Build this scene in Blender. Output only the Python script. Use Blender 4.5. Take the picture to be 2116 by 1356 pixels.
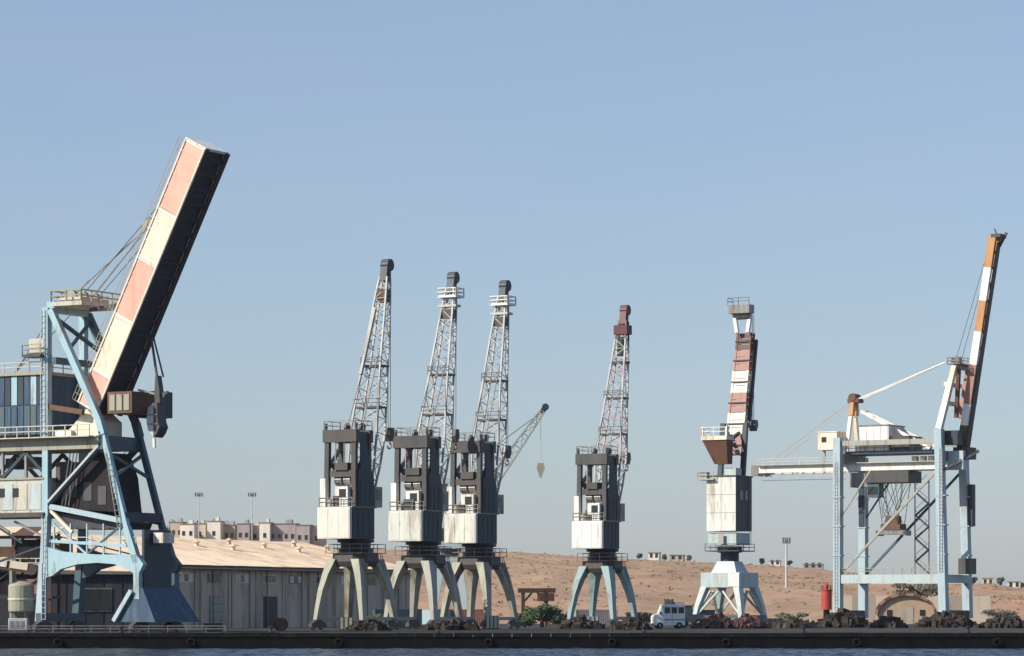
import bpy, math, random
from mathutils import Vector, Matrix
random.seed(7)
R = math.radians
S = bpy.context.scene
COL = S.collection
for o in list(bpy.data.objects):
    bpy.data.objects.remove(o)

# ---------------------------------------------------------------- camera, sky, sun
F, HOR, CAMZ = 6800.0, 1268.0, 2.0            # focal length in photo pixels, horizon row, eye height
cam = bpy.data.cameras.new('camera')
co = bpy.data.objects.new('camera', cam); COL.objects.link(co)
co.location = (0, 0, CAMZ); co.rotation_euler = (R(90), 0, 0)
cam.sensor_width = 36; cam.lens = 36 * F / 2116
cam.shift_y = (HOR - 678) / 2116
cam.clip_start = 1; cam.clip_end = 20000
S.camera = co

PHI, ELEV = 24.0, 35.0                         # sun: from the left, a little in front
sv = Vector((-math.cos(R(PHI)) * math.cos(R(ELEV)), -math.sin(R(PHI)) * math.cos(R(ELEV)), math.sin(R(ELEV))))
w = bpy.data.worlds.new('World'); S.world = w; w.use_nodes = True
nt = w.node_tree
sky = nt.nodes.new('ShaderNodeTexSky'); sky.sky_type = 'NISHITA'; sky.sun_disc = False
sky.sun_elevation = R(ELEV); sky.sun_rotation = math.atan2(sv.x, sv.y)
sky.altitude = 0; sky.air_density = 1.05; sky.dust_density = 0.8; sky.ozone_density = 6.0
bg = nt.nodes['Background']; bg.inputs['Strength'].default_value = 0.114
veil = nt.nodes.new('ShaderNodeMix'); veil.data_type = 'RGBA'; # thin veil of haze, strongest at the horizon
tc = nt.nodes.new('ShaderNodeTexCoord'); sx = nt.nodes.new('ShaderNodeSeparateXYZ'); mr = nt.nodes.new('ShaderNodeMapRange')
mr.inputs[1].default_value = 0.0; mr.inputs[2].default_value = 0.7; mr.inputs[3].default_value = 0.40; mr.inputs[4].default_value = 0.0
nt.links.new(tc.outputs['Generated'], sx.inputs[0]); nt.links.new(sx.outputs[2], mr.inputs[0])
cm = nt.nodes.new('ShaderNodeMapping'); cm.inputs['Scale'].default_value = (5, 5, 26); cn = nt.nodes.new('ShaderNodeTexNoise'); cn.inputs['Scale'].default_value = 1.0; cn.inputs['Detail'].default_value = 5
nt.links.new(tc.outputs['Generated'], cm.inputs[0]); nt.links.new(cm.outputs[0], cn.inputs[0])
cr = nt.nodes.new('ShaderNodeMapRange'); cr.inputs[1].default_value = .3; cr.inputs[2].default_value = .7; cr.inputs[3].default_value = -.05; cr.inputs[4].default_value = .07   # faint streaks in the haze
ad = nt.nodes.new('ShaderNodeMath'); ad.operation = 'ADD'; ad.use_clamp = True; nt.links.new(cn.outputs[0], cr.inputs[0]); nt.links.new(cr.outputs[0], ad.inputs[0]); nt.links.new(mr.outputs[0], ad.inputs[1]); nt.links.new(ad.outputs[0], veil.inputs[0])
veil.inputs[7].default_value = (3.85, 4.0, 4.6, 1)
nt.links.new(sky.outputs[0], veil.inputs[6]); nt.links.new(veil.outputs[2], bg.inputs[0])
sl = bpy.data.lights.new('sun', 'SUN'); sl.energy = 5.0; sl.angle = R(0.5); sl.color = (1.0, 0.92, 0.80)
so = bpy.data.objects.new('sun', sl); COL.objects.link(so)
so.location = sv * 300; so.rotation_euler = (-sv).to_track_quat('-Z', 'Y').to_euler()
S.view_settings.view_transform = 'Standard'; S.view_settings.look = 'None'
S.view_settings.exposure = 0.22; S.view_settings.gamma = 1.0
try: S.view_settings.use_curve_mapping = False
except Exception: pass
S.cycles.use_denoising = True

# ---------------------------------------------------------------- helpers
def at(px, py, Y):
    return Vector(((px - 1058) / F * Y, Y, CAMZ + (HOR - py) / F * Y))

def tag(o, label=None, cat=None, group=None, kind=None):
    if label: o['label'] = label
    if cat: o['category'] = cat
    if group: o['group'] = group
    if kind: o['kind'] = kind
    return o

def thing(name, label, cat, loc=(0, 0, 0), rz=0.0, group=None):
    o = bpy.data.objects.new(name, None); COL.objects.link(o)
    o.location = loc; o.rotation_euler = (0, 0, rz); o.empty_display_size = .5
    return tag(o, label, cat, group)

def copy_tree(o, parent=None):
    c = o.copy(); COL.objects.link(c); c.parent = parent
    for ch in list(o.children): copy_tree(ch, c)
    return c

class MB:
    def __init__(s): s.v = []; s.f = []
    def add(s, vs, fs):
        n = len(s.v); s.v += [tuple(v) for v in vs]; s.f += [tuple(i + n for i in f) for f in fs]; return s
    def box(s, x0, x1, y0, y1, z0, z1):
        vs = [(x, y, z) for z in (z0, z1) for y in (y0, y1) for x in (x0, x1)]
        return s.add(vs, [(0,2,3,1),(4,5,7,6),(0,1,5,4),(2,6,7,3),(0,4,6,2),(1,3,7,5)])
    def bar(s, p, q, w, h=None, w2=None, h2=None, side=None):
        p = Vector(p); q = Vector(q); h = h or w; w2 = w2 or w; h2 = h2 or (h * w2 / w)
        d = (q - p).normalized()
        ref = Vector(side) if side else (Vector((0, 1, 0)) if abs(d.y) < .9 else Vector((1, 0, 0)))
        a = (ref - d * ref.dot(d)).normalized(); b = d.cross(a)
        vs = []
        for c, ww, hh in ((p, w, h), (q, w2, h2)):
            for sa, sb in ((-1,-1),(1,-1),(1,1),(-1,1)):
                vs.append(c + a * (sa * ww / 2) + b * (sb * hh / 2))
        return s.add(vs, [(3,2,1,0),(4,5,6,7),(0,1,5,4),(1,2,6,5),(2,3,7,6),(3,0,4,7)])
    def tube(s, p, q, r, n=8, r2=None):
        p = Vector(p); q = Vector(q); r2 = r if r2 is None else r2
        d = (q - p).normalized(); ref = Vector((0,0,1)) if abs(d.z) < .9 else Vector((1,0,0))
        a = d.cross(ref).normalized(); b = d.cross(a); vs = []
        for c, rr in ((p, r), (q, r2)):
            for k in range(n):
                t = 2 * math.pi * k / n; vs.append(c + a * math.cos(t) * rr + b * math.sin(t) * rr)
        return s.add(vs, [tuple(range(n)), tuple(range(2*n-1, n-1, -1))] + [(k, k+n, (k+1) % n + n, (k+1) % n) for k in range(n)])
    def prism(s, poly, y0, y1):                # polygon in x,z pushed along y
        n = len(poly)
        vs = [(x, y0, z) for x, z in poly] + [(x, y1, z) for x, z in poly]
        return s.add(vs, [tuple(range(n)), tuple(range(2*n-1, n-1, -1))] + [(k, k+n, (k+1) % n + n, (k+1) % n) for k in range(n)])
    def lathe(s, prof, n=16, c=(0,0)):
        vs = []; m = len(prof)
        for k in range(n):
            t = 2 * math.pi * k / n
            vs += [(c[0] + r * math.cos(t), c[1] + r * math.sin(t), z) for r, z in prof]
        fs = [(k*m+j, ((k+1)%n)*m+j, ((k+1)%n)*m+j+1, k*m+j+1) for k in range(n) for j in range(m-1)]
        fs += [tuple(k*m for k in range(n))[::-1], tuple(k*m+m-1 for k in range(n))]
        return s.add(vs, fs)
    def loft(s, rings):
        n = len(rings[0]); vs = [v for r in rings for v in r]
        fs = [tuple(range(n))[::-1], tuple((len(rings)-1)*n + k for k in range(n))]
        for j in range(len(rings)-1):
            for k in range(n): fs.append((j*n+k, j*n+(k+1)%n, (j+1)*n+(k+1)%n, (j+1)*n+k))
        return s.add(vs, fs)
    def rail(s, pts, h=1.05, step=1.6, r=.035, close=False):
        pts = [Vector(p) for p in pts]
        if close: pts = pts + [pts[0]]
        for p, q in zip(pts, pts[1:]):
            for hh in (h, h * .52): s.bar(p + Vector((0,0,hh)), q + Vector((0,0,hh)), r * 2)
            n = max(1, int((q - p).length / step))
            for k in range(n + 1):
                c = p.lerp(q, k / n); s.bar(c, c + Vector((0,0,h)), r * 2)
        return s
    def build(s, name, mat, parent=None, bevel=0, kind=None, smooth=False):
        me = bpy.data.meshes.new(name); me.from_pydata(s.v, [], s.f); me.update()
        import bmesh
        bm = bmesh.new(); bm.from_mesh(me); bmesh.ops.recalc_face_normals(bm, faces=bm.faces)
        if bevel: bmesh.ops.bevel(bm, geom=list(bm.edges), offset=bevel, segments=1, affect='EDGES')
        bm.to_mesh(me); bm.free()
        if smooth:
            for p in me.polygons: p.use_smooth = True
        me.materials.append(mat)
        o = bpy.data.objects.new(name, me); COL.objects.link(o)
        if parent: o.parent = parent
        if kind: o['kind'] = kind
        return o

def B(*a): return MB().box(*a)

# ---------------------------------------------------------------- materials
def mat(name, col, rough=.55, var=.18, scale=.6, stretch=(1, 1, 1), spots=None, spot_amt=.35, spot_scale=.5,
        metal=0.0, bump=0.0, bump_scale=4.0, detail=6):
    m = bpy.data.materials.new(name); m.use_nodes = True
    n = m.node_tree.nodes; l = m.node_tree.links; b = n['Principled BSDF']
    b.inputs['Roughness'].default_value = rough; b.inputs['Metallic'].default_value = metal
    g = n.new('ShaderNodeNewGeometry'); mp = n.new('ShaderNodeMapping'); mp.inputs['Scale'].default_value = stretch
    l.new(g.outputs['Position'], mp.inputs[0])
    nz = n.new('ShaderNodeTexNoise'); nz.inputs['Scale'].default_value = scale; nz.inputs['Detail'].default_value = detail
    nz.inputs['Roughness'].default_value = .65; l.new(mp.outputs[0], nz.inputs[0])
    r = n.new('ShaderNodeValToRGB'); c = Vector(col)
    r.color_ramp.elements[0].position = .3; r.color_ramp.elements[1].position = .7
    r.color_ramp.elements[0].color = (*(c * (1 - var)), 1); r.color_ramp.elements[1].color = (*[min(.95, x) for x in (c * (1 + var))], 1)
    l.new(nz.outputs[0], r.inputs[0]); out = r.outputs[0]
    if spots:
        n2 = n.new('ShaderNodeTexNoise'); n2.inputs['Scale'].default_value = spot_scale; n2.inputs['Detail'].default_value = 8
        n2.inputs['Roughness'].default_value = .7; l.new(mp.outputs[0], n2.inputs[0])
        r2 = n.new('ShaderNodeValToRGB'); r2.color_ramp.elements[0].position = .62 - spot_amt * .35; r2.color_ramp.elements[1].position = .72 - spot_amt * .2
        l.new(n2.outputs[0], r2.inputs[0])
        mx = n.new('ShaderNodeMix'); mx.data_type = 'RGBA'; l.new(r2.outputs[0], mx.inputs[0])
        l.new(out, mx.inputs[6]); mx.inputs[7].default_value = (*spots, 1); out = mx.outputs[2]
    l.new(out, b.inputs['Base Color'])
    if bump:
        bp = n.new('ShaderNodeBump'); bp.inputs['Strength'].default_value = bump; bp.inputs['Distance'].default_value = .1
        nb = n.new('ShaderNodeTexNoise'); nb.inputs['Scale'].default_value = bump_scale; nb.inputs['Detail'].default_value = 6
        l.new(g.outputs['Position'], nb.inputs[0]); l.new(nb.outputs[0], bp.inputs['Height']); l.new(bp.outputs[0], b.inputs['Normal'])
    return m

RUST = (.16, .07, .035)
ST = (1, 1, .18)                                # vertical streaks
M = dict(
 cw_white=mat('counterweight white', (.76, .75, .70), .5, .10, 1.2, ST, (.45, .38, .30), .22, .9),
 cw_green=mat('counterweight grey green', (.66, .67, .60), .5, .12, 1.0, ST, (.36, .30, .22), .35, .7),
 cw_pink=mat('counterweight cream', (.74, .67, .59), .5, .10, 1.3, ST, (.50, .36, .27), .25, .9),
 leg_teal=mat('weathered teal leg paint', (.25, .36, .36), .6, .18, .7, ST, (.15, .11, .085), .3, .7),
 leg_olive=mat('weathered olive leg paint', (.34, .34, .26), .6, .2, .7, ST, (.17, .11, .07), .4, .6),
 cream=mat('cream paint', (.76, .66, .51), .5, .12, .9, ST, (.5, .36, .24), .25, .7),
 salmon=mat('faded red paint', (.80, .40, .30), .55, .12, .5, ST, (.70, .31, .22), .25, .4),
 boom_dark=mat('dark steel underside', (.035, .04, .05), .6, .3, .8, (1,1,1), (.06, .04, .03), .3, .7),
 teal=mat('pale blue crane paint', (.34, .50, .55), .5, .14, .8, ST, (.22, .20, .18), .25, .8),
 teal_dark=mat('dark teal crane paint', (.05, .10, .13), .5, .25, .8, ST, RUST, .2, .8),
 navy=mat('navy blue paint', (.018, .052, .10), .5, .35, 1.4, ST, (.06, .11, .15), .3, 1.2),
 slate=mat('dark blue grey paint and side shade', (.016, .034, .052), .55, .3, 1.0, ST, (.02, .03, .035), .3, .8),  # also paints in the unlit sides of crane houses and towers
 frame_dark=mat('dark grey steel', (.055, .055, .055), .55, .3, 1.0, ST, (.10, .06, .045), .35, .9),
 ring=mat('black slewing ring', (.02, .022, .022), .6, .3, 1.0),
 leg_grey=mat('weathered grey green paint', (.36, .36, .31), .6, .18, .7, ST, (.15, .11, .085), .3, .7),
 jib_grey=mat('light grey lattice paint', (.38, .38, .36), .55, .15, 1.2, (1,1,.3), (.25, .17, .12), .25, 1.0),
 jib_mauve=mat('faded mauve lattice paint', (.42, .36, .36), .55, .15, 1.2, (1,1,.3), (.3, .14, .13), .35, 1.0),
 red_dark=mat('dark red paint', (.10, .022, .028), .55, .25, 1.2, ST, (.08, .03, .03), .3, 1.0),
 brick_red=mat('worn brick red paint', (.36, .185, .14), .6, .2, .9, ST, (.22, .1, .07), .3, .9),
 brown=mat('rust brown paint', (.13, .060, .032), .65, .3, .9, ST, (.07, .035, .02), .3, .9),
 orange_brown=mat('orange brown paint', (.52, .25, .09), .55, .18, .9, ST, (.32, .15, .07), .3, .8),
 off_white=mat('off white paint', (.74, .72, .66), .5, .1, 1.0, ST, (.45, .36, .27), .22, .8),
 pale_green=mat('pale mint grey paint', (.43, .51, .50), .5, .10, 1.0, ST, (.36, .33, .27), .25, .8),
 pale_blue=mat('pale blue grey leg paint', (.38, .49, .53), .5, .10, .8, ST, (.33, .31, .28), .25, .8),
 olive=mat('olive beige paint', (.33, .32, .24), .6, .2, .9, ST, (.18, .14, .10), .3, .9),
 beige=mat('beige cabin paint', (.52, .50, .41), .55, .15, .9, ST, (.28, .22, .16), .3, .9),
 glass=mat('dark window glass', (.02, .025, .03), .12, .2, 1.0),
 rubber=mat('black rubber', (.012, .012, .012), .8, .3, 3.0),
 rope=mat('steel rope', (.10, .10, .10), .5, .1, 2.0),
 steel=mat('bare grey steel', (.22, .22, .21), .45, .25, 1.5, ST, RUST, .3, 1.0, metal=.3),
 hopper=mat('dark hopper steel', (.028, .026, .03), .6, .35, .8, ST, (.05, .035, .03), .35, .6),
 conc=mat('quay concrete', (.065, .062, .058), .85, .4, .25, (1,1,1), (.03, .027, .025), .4, .12, bump=.4, bump_scale=1.5),
 wall_conc=mat('grey rendered wall', (.62, .51, .41), .85, .15, .35, ST, (.36, .28, .22), .35, .3, bump=.3, bump_scale=2.0),
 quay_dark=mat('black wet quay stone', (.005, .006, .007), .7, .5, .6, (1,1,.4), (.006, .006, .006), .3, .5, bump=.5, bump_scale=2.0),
 coping=mat('dark coping stone', (.010, .010, .011), .8, .5, .8, (1,1,1), (.022, .02, .018), .3, .9, bump=.4),
 roof=mat('cream sheet roof', (.82, .66, .46), .6, .08, .35, (1,1,1), (.66, .50, .33), .30, .22),
 roof_b=mat('worn cream sheet roof', (.74, .57, .39), .65, .12, .35, (1,1,1), (.52, .38, .25), .40, .3),
 fascia=mat('brown roof edge board', (.12, .075, .05), .7, .3, .8),
 earth=mat('dry tan earth', (.38, .26, .175), .95, .20, .05, (1,.6,1), (.31, .20, .125), .45, .09, bump=1.0, bump_scale=.35, detail=12),
 land=mat('dusty flat land', (.26, .20, .145), .95, .25, .03, (1,1,1), (.13, .11, .08), .35, .04, bump=.4, bump_scale=.5),
 rock=mat('dark brown rubble stone', (.045, .037, .032), .9, .45, 1.2, (1,1,1), (.22, .17, .14), .15, 1.4, bump=.5),
 scrap=mat('rusty scrap', (.10, .045, .04), .85, .5, 1.6, (1,1,1), (.24, .17, .15), .25, 2.0),
 sand=mat('tan sand block wall', (.46, .33, .22), .9, .15, .5, (1,1,1), (.34, .24, .16), .3, .5),
 leaf=mat('green leaves', (.055, .085, .028), .6, .45, 1.2),
 leaf_dry=mat('grey olive leaves', (.085, .088, .05), .7, .4, .8),
 scrub=mat('dry scrub', (.24, .165, .105), .85, .4, .6),
 bark=mat('bark', (.08, .06, .045), .9, .3, 2.0),
 van_white=mat('white vehicle paint', (.80, .80, .77), .35, .06, 1.0, ST, (.5, .45, .38), .15, 1.0),
 loader=mat('dark navy vehicle paint', (.022, .028, .045), .45, .3, 1.0),
 beacon_red=mat('bright red paint', (.46, .055, .045), .45, .15, 1.0, ST, (.4, .05, .04), .2, 1.0),
 shed_blue=mat('dark slate shed cladding', (.045, .05, .062), .7, .3, .6, ST, (.03, .035, .05), .35, .5),
 mast=mat('galvanised mast', (.45, .47, .47), .5, .1, 1.0),
 wall_white=mat('white house wall', (.70, .65, .57), .85, .08, .4, ST, (.5, .43, .35), .25, .3),
 wall_cream=mat('cream house wall', (.62, .52, .40), .85, .1, .4, ST, (.45, .36, .27), .25, .3),
 wall_tan=mat('tan house wall', (.42, .35, .28), .85, .12, .4, ST, (.3, .24, .19), .25, .3),
 wall_grey=mat('grey mauve house wall', (.33, .29, .28), .85, .12, .4, ST, (.22, .19, .18), .25, .3),
 roof_grey=mat('grey flat roof', (.20, .19, .17), .9, .2, .5),
)

for k_ in ('quay_dark', 'coping', 'conc', 'rock', 'rubber', 'earth', 'scrub', 'hopper'):
    M[k_].node_tree.nodes['Principled BSDF'].inputs['Specular IOR Level'].default_value = .08
# water
mw = bpy.data.materials.new('harbour water'); mw.use_nodes = True
n = mw.node_tree.nodes; l = mw.node_tree.links; b = n['Principled BSDF']
b.inputs['Base Color'].default_value = (.006, .014, .022, 1); b.inputs['Roughness'].default_value = .25
g = n.new('ShaderNodeNewGeometry'); mp = n.new('ShaderNodeMapping'); mp.inputs['Scale'].default_value = (.5, 1.0, 1)
nz = n.new('ShaderNodeTexNoise'); nz.inputs['Scale'].default_value = 1.1; nz.inputs['Detail'].default_value = 5
bp = n.new('ShaderNodeBump'); bp.inputs['Strength'].default_value = 1.0; bp.inputs['Distance'].default_value = .6
l.new(g.outputs['Position'], mp.inputs[0]); l.new(mp.outputs[0], nz.inputs[0]); l.new(nz.outputs[0], bp.inputs['Height']); l.new(bp.outputs[0], b.inputs['Normal'])
M['water'] = mw
hn = M['earth'].node_tree; hb_ = hn.nodes['Principled BSDF']; src = hb_.inputs['Base Color'].links[0].from_socket
hg = [q for q in hn.nodes if q.bl_idname == 'ShaderNodeNewGeometry'][0]
for sc_, lo, hi, colr in ((.012, .50, .62, (.44, .255, .165)), (.02, .56, .66, (.25, .18, .12)), (.18, .58, .68, (.20, .14, .09)), (.6, .60, .70, (.52, .38, .27))):
    q = hn.nodes.new('ShaderNodeTexNoise'); q.inputs['Scale'].default_value = sc_; q.inputs['Detail'].default_value = 9; q.inputs['Roughness'].default_value = .7
    mpn = hn.nodes.new('ShaderNodeMapping'); mpn.inputs['Scale'].default_value = (1, .35, 1); mpn.inputs['Location'].default_value = (sc_*900, 7, 3)
    hn.links.new(hg.outputs['Position'], mpn.inputs[0]); hn.links.new(mpn.outputs[0], q.inputs[0])
    rr_ = hn.nodes.new('ShaderNodeMapRange'); rr_.inputs[1].default_value = lo; rr_.inputs[2].default_value = hi; rr_.inputs[4].default_value = .75; hn.links.new(q.outputs[0], rr_.inputs[0])
    mx_ = hn.nodes.new('ShaderNodeMix'); mx_.data_type = 'RGBA'; hn.links.new(rr_.outputs[0], mx_.inputs[0]); hn.links.new(src, mx_.inputs[6]); mx_.inputs[7].default_value = (*colr, 1); src = mx_.outputs[2]
hn.links.new(src, hb_.inputs['Base Color'])

# ---------------------------------------------------------------- setting
WZ, QY = -1.6, 338.0
from mathutils import noise as mnoise
def wave_z(x, y): return .16*mnoise.noise(Vector((x*.35, y*.55, 0))) + .10*mnoise.noise(Vector((x*.9, y*1.2, 4))) + .05*mnoise.noise(Vector((x*2.1, y*2.4, 8)))
gx, gy = 300, 240; vs = []; fs = []
for j_ in range(gy + 1):
    for i_ in range(gx + 1):
        x, y = -75 + 150*i_/gx, 226 + 114*j_/gy; e = min(1, i_/12, (gx-i_)/12, j_/12); vs.append((x, y, WZ + wave_z(x, y)*e))
for j_ in range(gy):
    for i_ in range(gx):
        a = j_*(gx+1)+i_; fs.append((a, a+1, a+gx+2, a+gx+1))
n0 = len(vs)                                   # calm water all round the rippled patch, one sheet
vs += [(-1500,-600,WZ),(1500,-600,WZ),(1500,226,WZ),(-1500,226,WZ),(-75,226,WZ),(75,226,WZ),(-1500,340,WZ),(-75,340,WZ),(75,340,WZ),(1500,340,WZ)]
fs += [(n0,n0+1,n0+2,n0+5,n0+4,n0+3),(n0+3,n0+4,n0+7,n0+6),(n0+5,n0+2,n0+9,n0+8)]
tag(MB().add(vs, fs).build('water', M['water'], smooth=True), kind='structure')
tag(MB().add([(-1500,QY+.4,-.05),(1500,QY+.4,-.05),(1500,2600,-.05),(-1500,2600,-.05)], [(0,1,2,3)]).build('ground', M['land']), kind='structure')
tag(MB().add([(-400,QY+.6,0),(400,QY+.6,0),(400,640,0),(-400,640,0)], [(0,1,2,3)]).build('quay_apron', M['conc']), kind='structure')
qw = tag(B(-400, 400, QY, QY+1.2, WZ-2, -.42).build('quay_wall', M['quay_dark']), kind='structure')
cop = None
for k in range(-30, 30):
    if cop is None or k % 3 == 0:
        cop = B(.02, 1.98, QY-.12, QY+1.0, -.42, .03 + random.uniform(-.05, .03)).build('coping_stone', M['coping'], qw, bevel=.03); c = cop
    else:
        c = cop.copy(); COL.objects.link(c)
    c.location = (k * 2.0, 0, random.uniform(-.02, .0))
B(-400, -60, QY-.1, QY+1.0, -.42, 0).build('coping', M['coping'], qw); B(60, 400, QY-.1, QY+1.0, -.42, 0).build('coping', M['coping'], qw)

SKYLINE = [(-400,1140),(0,1148),(270,1146),(345,1116),(660,1132),(1050,1137),(1300,1152),(1500,1163),(1700,1175),(1900,1196),(2000,1206),(2116,1217),(2600,1235)]
def skyline(px):
    for (a, ya), (c, yc) in zip(SKYLINE, SKYLINE[1:]):
        if a <= px <= c: return ya + (yc - ya) * (px - a) / (c - a)
    return SKYLINE[0][1] if px < a else SKYLINE[-1][1]
from mathutils import noise as mnoise
HY0, HYC, HY1 = 660.0, 1080.0, 1900.0
def hill_z(x, y):
    px = 1058 + x / HYC * F
    H = (HOR - skyline(px)) / F * HYC + CAMZ
    if y < HYC: t = max(0, (y - HY0) / (HYC - HY0)); k = t ** .8
    else: k = max(0, 1 - ((y - HYC) / (HY1 - HYC)) ** 2)
    nzv = mnoise.fractal(Vector((x * .018, y * .012, 3.1)), 1.0, 2.0, 5)
    gul = abs(mnoise.noise(Vector((x * .035, y * .008, 8.2))))
    return H * k - gul * 2.2 * min(1, k * 2) * (1 if y < HYC - 40 else 0) + nzv * 1.6 * min(1, k * 3) * (1 if y < HYC - 60 else .35) - .3
verts = []; faces = []; NX, NY = 260, 110
for j in range(NY + 1):
    y = HY0 + (HY1 - HY0) * (j / NY) ** 1.25
    for i in range(NX + 1):
        x = -420 + 900 * i / NX; verts.append((x, y, hill_z(x, y)))
for j in range(NY):
    for i in range(NX):
        a = j * (NX + 1) + i; faces.append((a, a + 1, a + NX + 2, a + NX + 1))
tag(MB().add(verts, faces).build('hill', M['earth'], smooth=True), kind='structure')

def leaves(mb, c, rad, n, size, rnd):
    for _ in range(n):
        while True:
            v = Vector((rnd.uniform(-1,1), rnd.uniform(-1,1), rnd.uniform(-1,1)))
            if .25 < v.length < 1: break
        p = Vector(c) + Vector((v.x * rad[0], v.y * rad[1], v.z * rad[2]))
        a = Vector((rnd.uniform(-1,1), rnd.uniform(-1,1), rnd.uniform(-1,1))).normalized(); q = a.orthogonal().normalized()
        s = size * rnd.uniform(.6, 1.3)
        mb.add([p - a*s, p + q*s*.5, p + a*s, p - q*s*.5], [(0,1,2,3)])

# scrub scattered on the hill, one mass nobody could count
sc = MB(); rnd = random.Random(3)
for _ in range(2000):
    px = rnd.uniform(1000, 2250) if rnd.random() < .85 else rnd.uniform(-100, 1100)
    y = HY0 + 5 + (HYC + 8 - HY0) * rnd.random() ** .85; x = (px - 1058) / F * y
    if mnoise.noise(Vector((x*.03, y*.02, 9))) < rnd.uniform(-.5, .25): continue
    s_ = rnd.uniform(.2, .6)
    leaves(sc, (x, y, hill_z(x, y) + s_ * .3), (s_ * 1.5, s_ * 1.5, s_ * .6), 9, s_ * .55, rnd)
tag(sc.build('hillside_scrub', M['scrub']), 'low dry scrub dotted over the tan hillside', 'scrub', kind='stuff')

# ---------------------------------------------------------------- warehouse
def wheels(parent, spots, r=.45, wd=.3, axis='y', matw='rubber'):
    for (x, y) in spots:
        m = MB()
        if axis == 'y': m.tube((x, y - wd/2, r), (x, y + wd/2, r), r, 14)
        else: m.tube((x - wd/2, y, r), (x + wd/2, y, r), r, 14)
        wo = m.build('wheel', M[matw], parent)
        m = MB()
        if axis == 'y': m.tube((x, y - wd/2 - .03, r), (x, y + wd/2 + .03, r), r * .5, 10)
        else: m.tube((x - wd/2 - .03, y, r), (x + wd/2 + .03, y, r), r * .5, 10)
        m.build('rim', M['steel'], wo)

WA = R(62)
wh = thing('warehouse', 'long grey warehouse with cream sheet roof behind the cranes', 'warehouse', (-45.8, 440, 0), WA)
WL, WD, EH, RH = 66.0, 35.0, 8.5, 12.7            # local x along the quay, y away from the water
B(0, WL, 0, WD, 0, EH).build('wall', M['wall_conc'], wh)
for x0 in (0, WL - .3): MB().add([(x0,0,EH),(x0,WD,EH),(x0,WD/2*1.1,RH),(x0+.3,0,EH),(x0+.3,WD,EH),(x0+.3,WD/2*1.1,RH)], [(0,1,2),(3,5,4),(0,2,5,3),(1,4,5,2)]).build('gable', M['wall_conc'], wh)
rw = WD / 2 * 1.1; sl_ = (RH - EH) / rw; rnd = random.Random(5)
sheets = {}
for r_ in range(4):
    for k in range(22):
        ya, yb = -1.1 + r_ * (rw + 1.1) / 4, -1.1 + (r_ + 1) * (rw + 1.1) / 4 + .25
        x0, x1 = k * 3.0 + .03, k * 3.0 + 2.97
        if r_ == 0 and k == 0: x0 -= .6
        z = lambda y: EH + .12 + sl_ * y
        lift = .05 + .03 * (3 - r_) + rnd.uniform(0, .035)
        m = MB(); N = 6                              # corrugated sheet: six ribs
        vs = []
        for i in range(N * 2 + 1):
            xx = x0 + (x1 - x0) * i / (N * 2); zz = .05 if i % 2 else 0
            vs += [(xx, ya, z(ya) + lift + zz), (xx, yb, z(yb) + lift + zz - .02)]
        m.add(vs, [(2*i, 2*i+2, 2*i+3, 2*i+1) for i in range(N * 2)])
        mm = M['roof'] if (k * .35 + r_ * 1.7 + rnd.uniform(-2, 2)) < 4.6 else M['roof_b']
        m.build('roof_sheet', mm, wh)
B(-.6, WL + .6, WD/2*1.1, WD + .8, RH, RH + .05).build('ridge_walkway', M['roof_b'], wh)
MB().add([(-.6,rw,RH+.02),(WL+.6,rw,RH+.02),(WL+.6,WD+1,EH),(-.6,WD+1,EH)], [(0,1,2,3)]).build('back_roof', M['roof_b'], wh)
bpy.data.objects.remove(bpy.data.objects['ridge_walkway'])
B(-.6, WL + .6, -1.15, -1.03, EH - .55, EH - .02).build('fascia', M['fascia'], wh)
for k in range(9):
    x = 2.2 + k * 7.0
    f = B(x, x + 3.4, -.10, .05, EH - 2.3, EH - 1.05).build('window', M['off_white'] if k % 3 != 1 else M['steel'], wh)
    for j in range(3): B(x + .15 + j * 1.08, x + 1.08 + j * 1.08, -.13, -.08, EH - 2.15, EH - 1.2).build('pane', M['glass'] if (k*2 + j*j) % 4 else M['off_white'], f)
for k in range(14):
    x = 1.2 + k*4.6; MB().tube((x,-.2,0),(x,-.2,EH-.5),.09,6).build('downpipe', M['steel'], wh)
for k in range(11):
    x = 3.0 + k*6.0; z_ = RH - .75 - (k % 3)*.5; y_ = rw*(z_ - EH)/(RH - EH); MB().lathe([(.35,z_),(.35,z_+.7),(.6,z_+.75),(.1,z_+1.1)], 10, (x, y_)).build('roof_vent', M['roof_b'], wh)
B(-.6, WL+.6, -1.35, -1.15, EH-.45, EH-.25).build('gutter', M['steel'], wh)
for k in range(10):
    x = k * 7.0 + .3
    B(x, x + .5, -.22, .02, 0, EH - .6).build('pilaster', M['wall_conc'], wh)
for k, x in enumerate((9.6, 23.4, 37.2)):
    d = B(x, x + 3.6, -.09, .05, 0, 4.4).build('door', M['frame_dark'] if k == 1 else M['steel'], wh)
    for j in range(4): B(x + .1, x + 3.5, -.13, -.07, .1 + j * 1.08, 1.08 + j * 1.08).build('door_panel', M['slate'] if k == 1 else M['leg_grey'], d)

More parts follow.
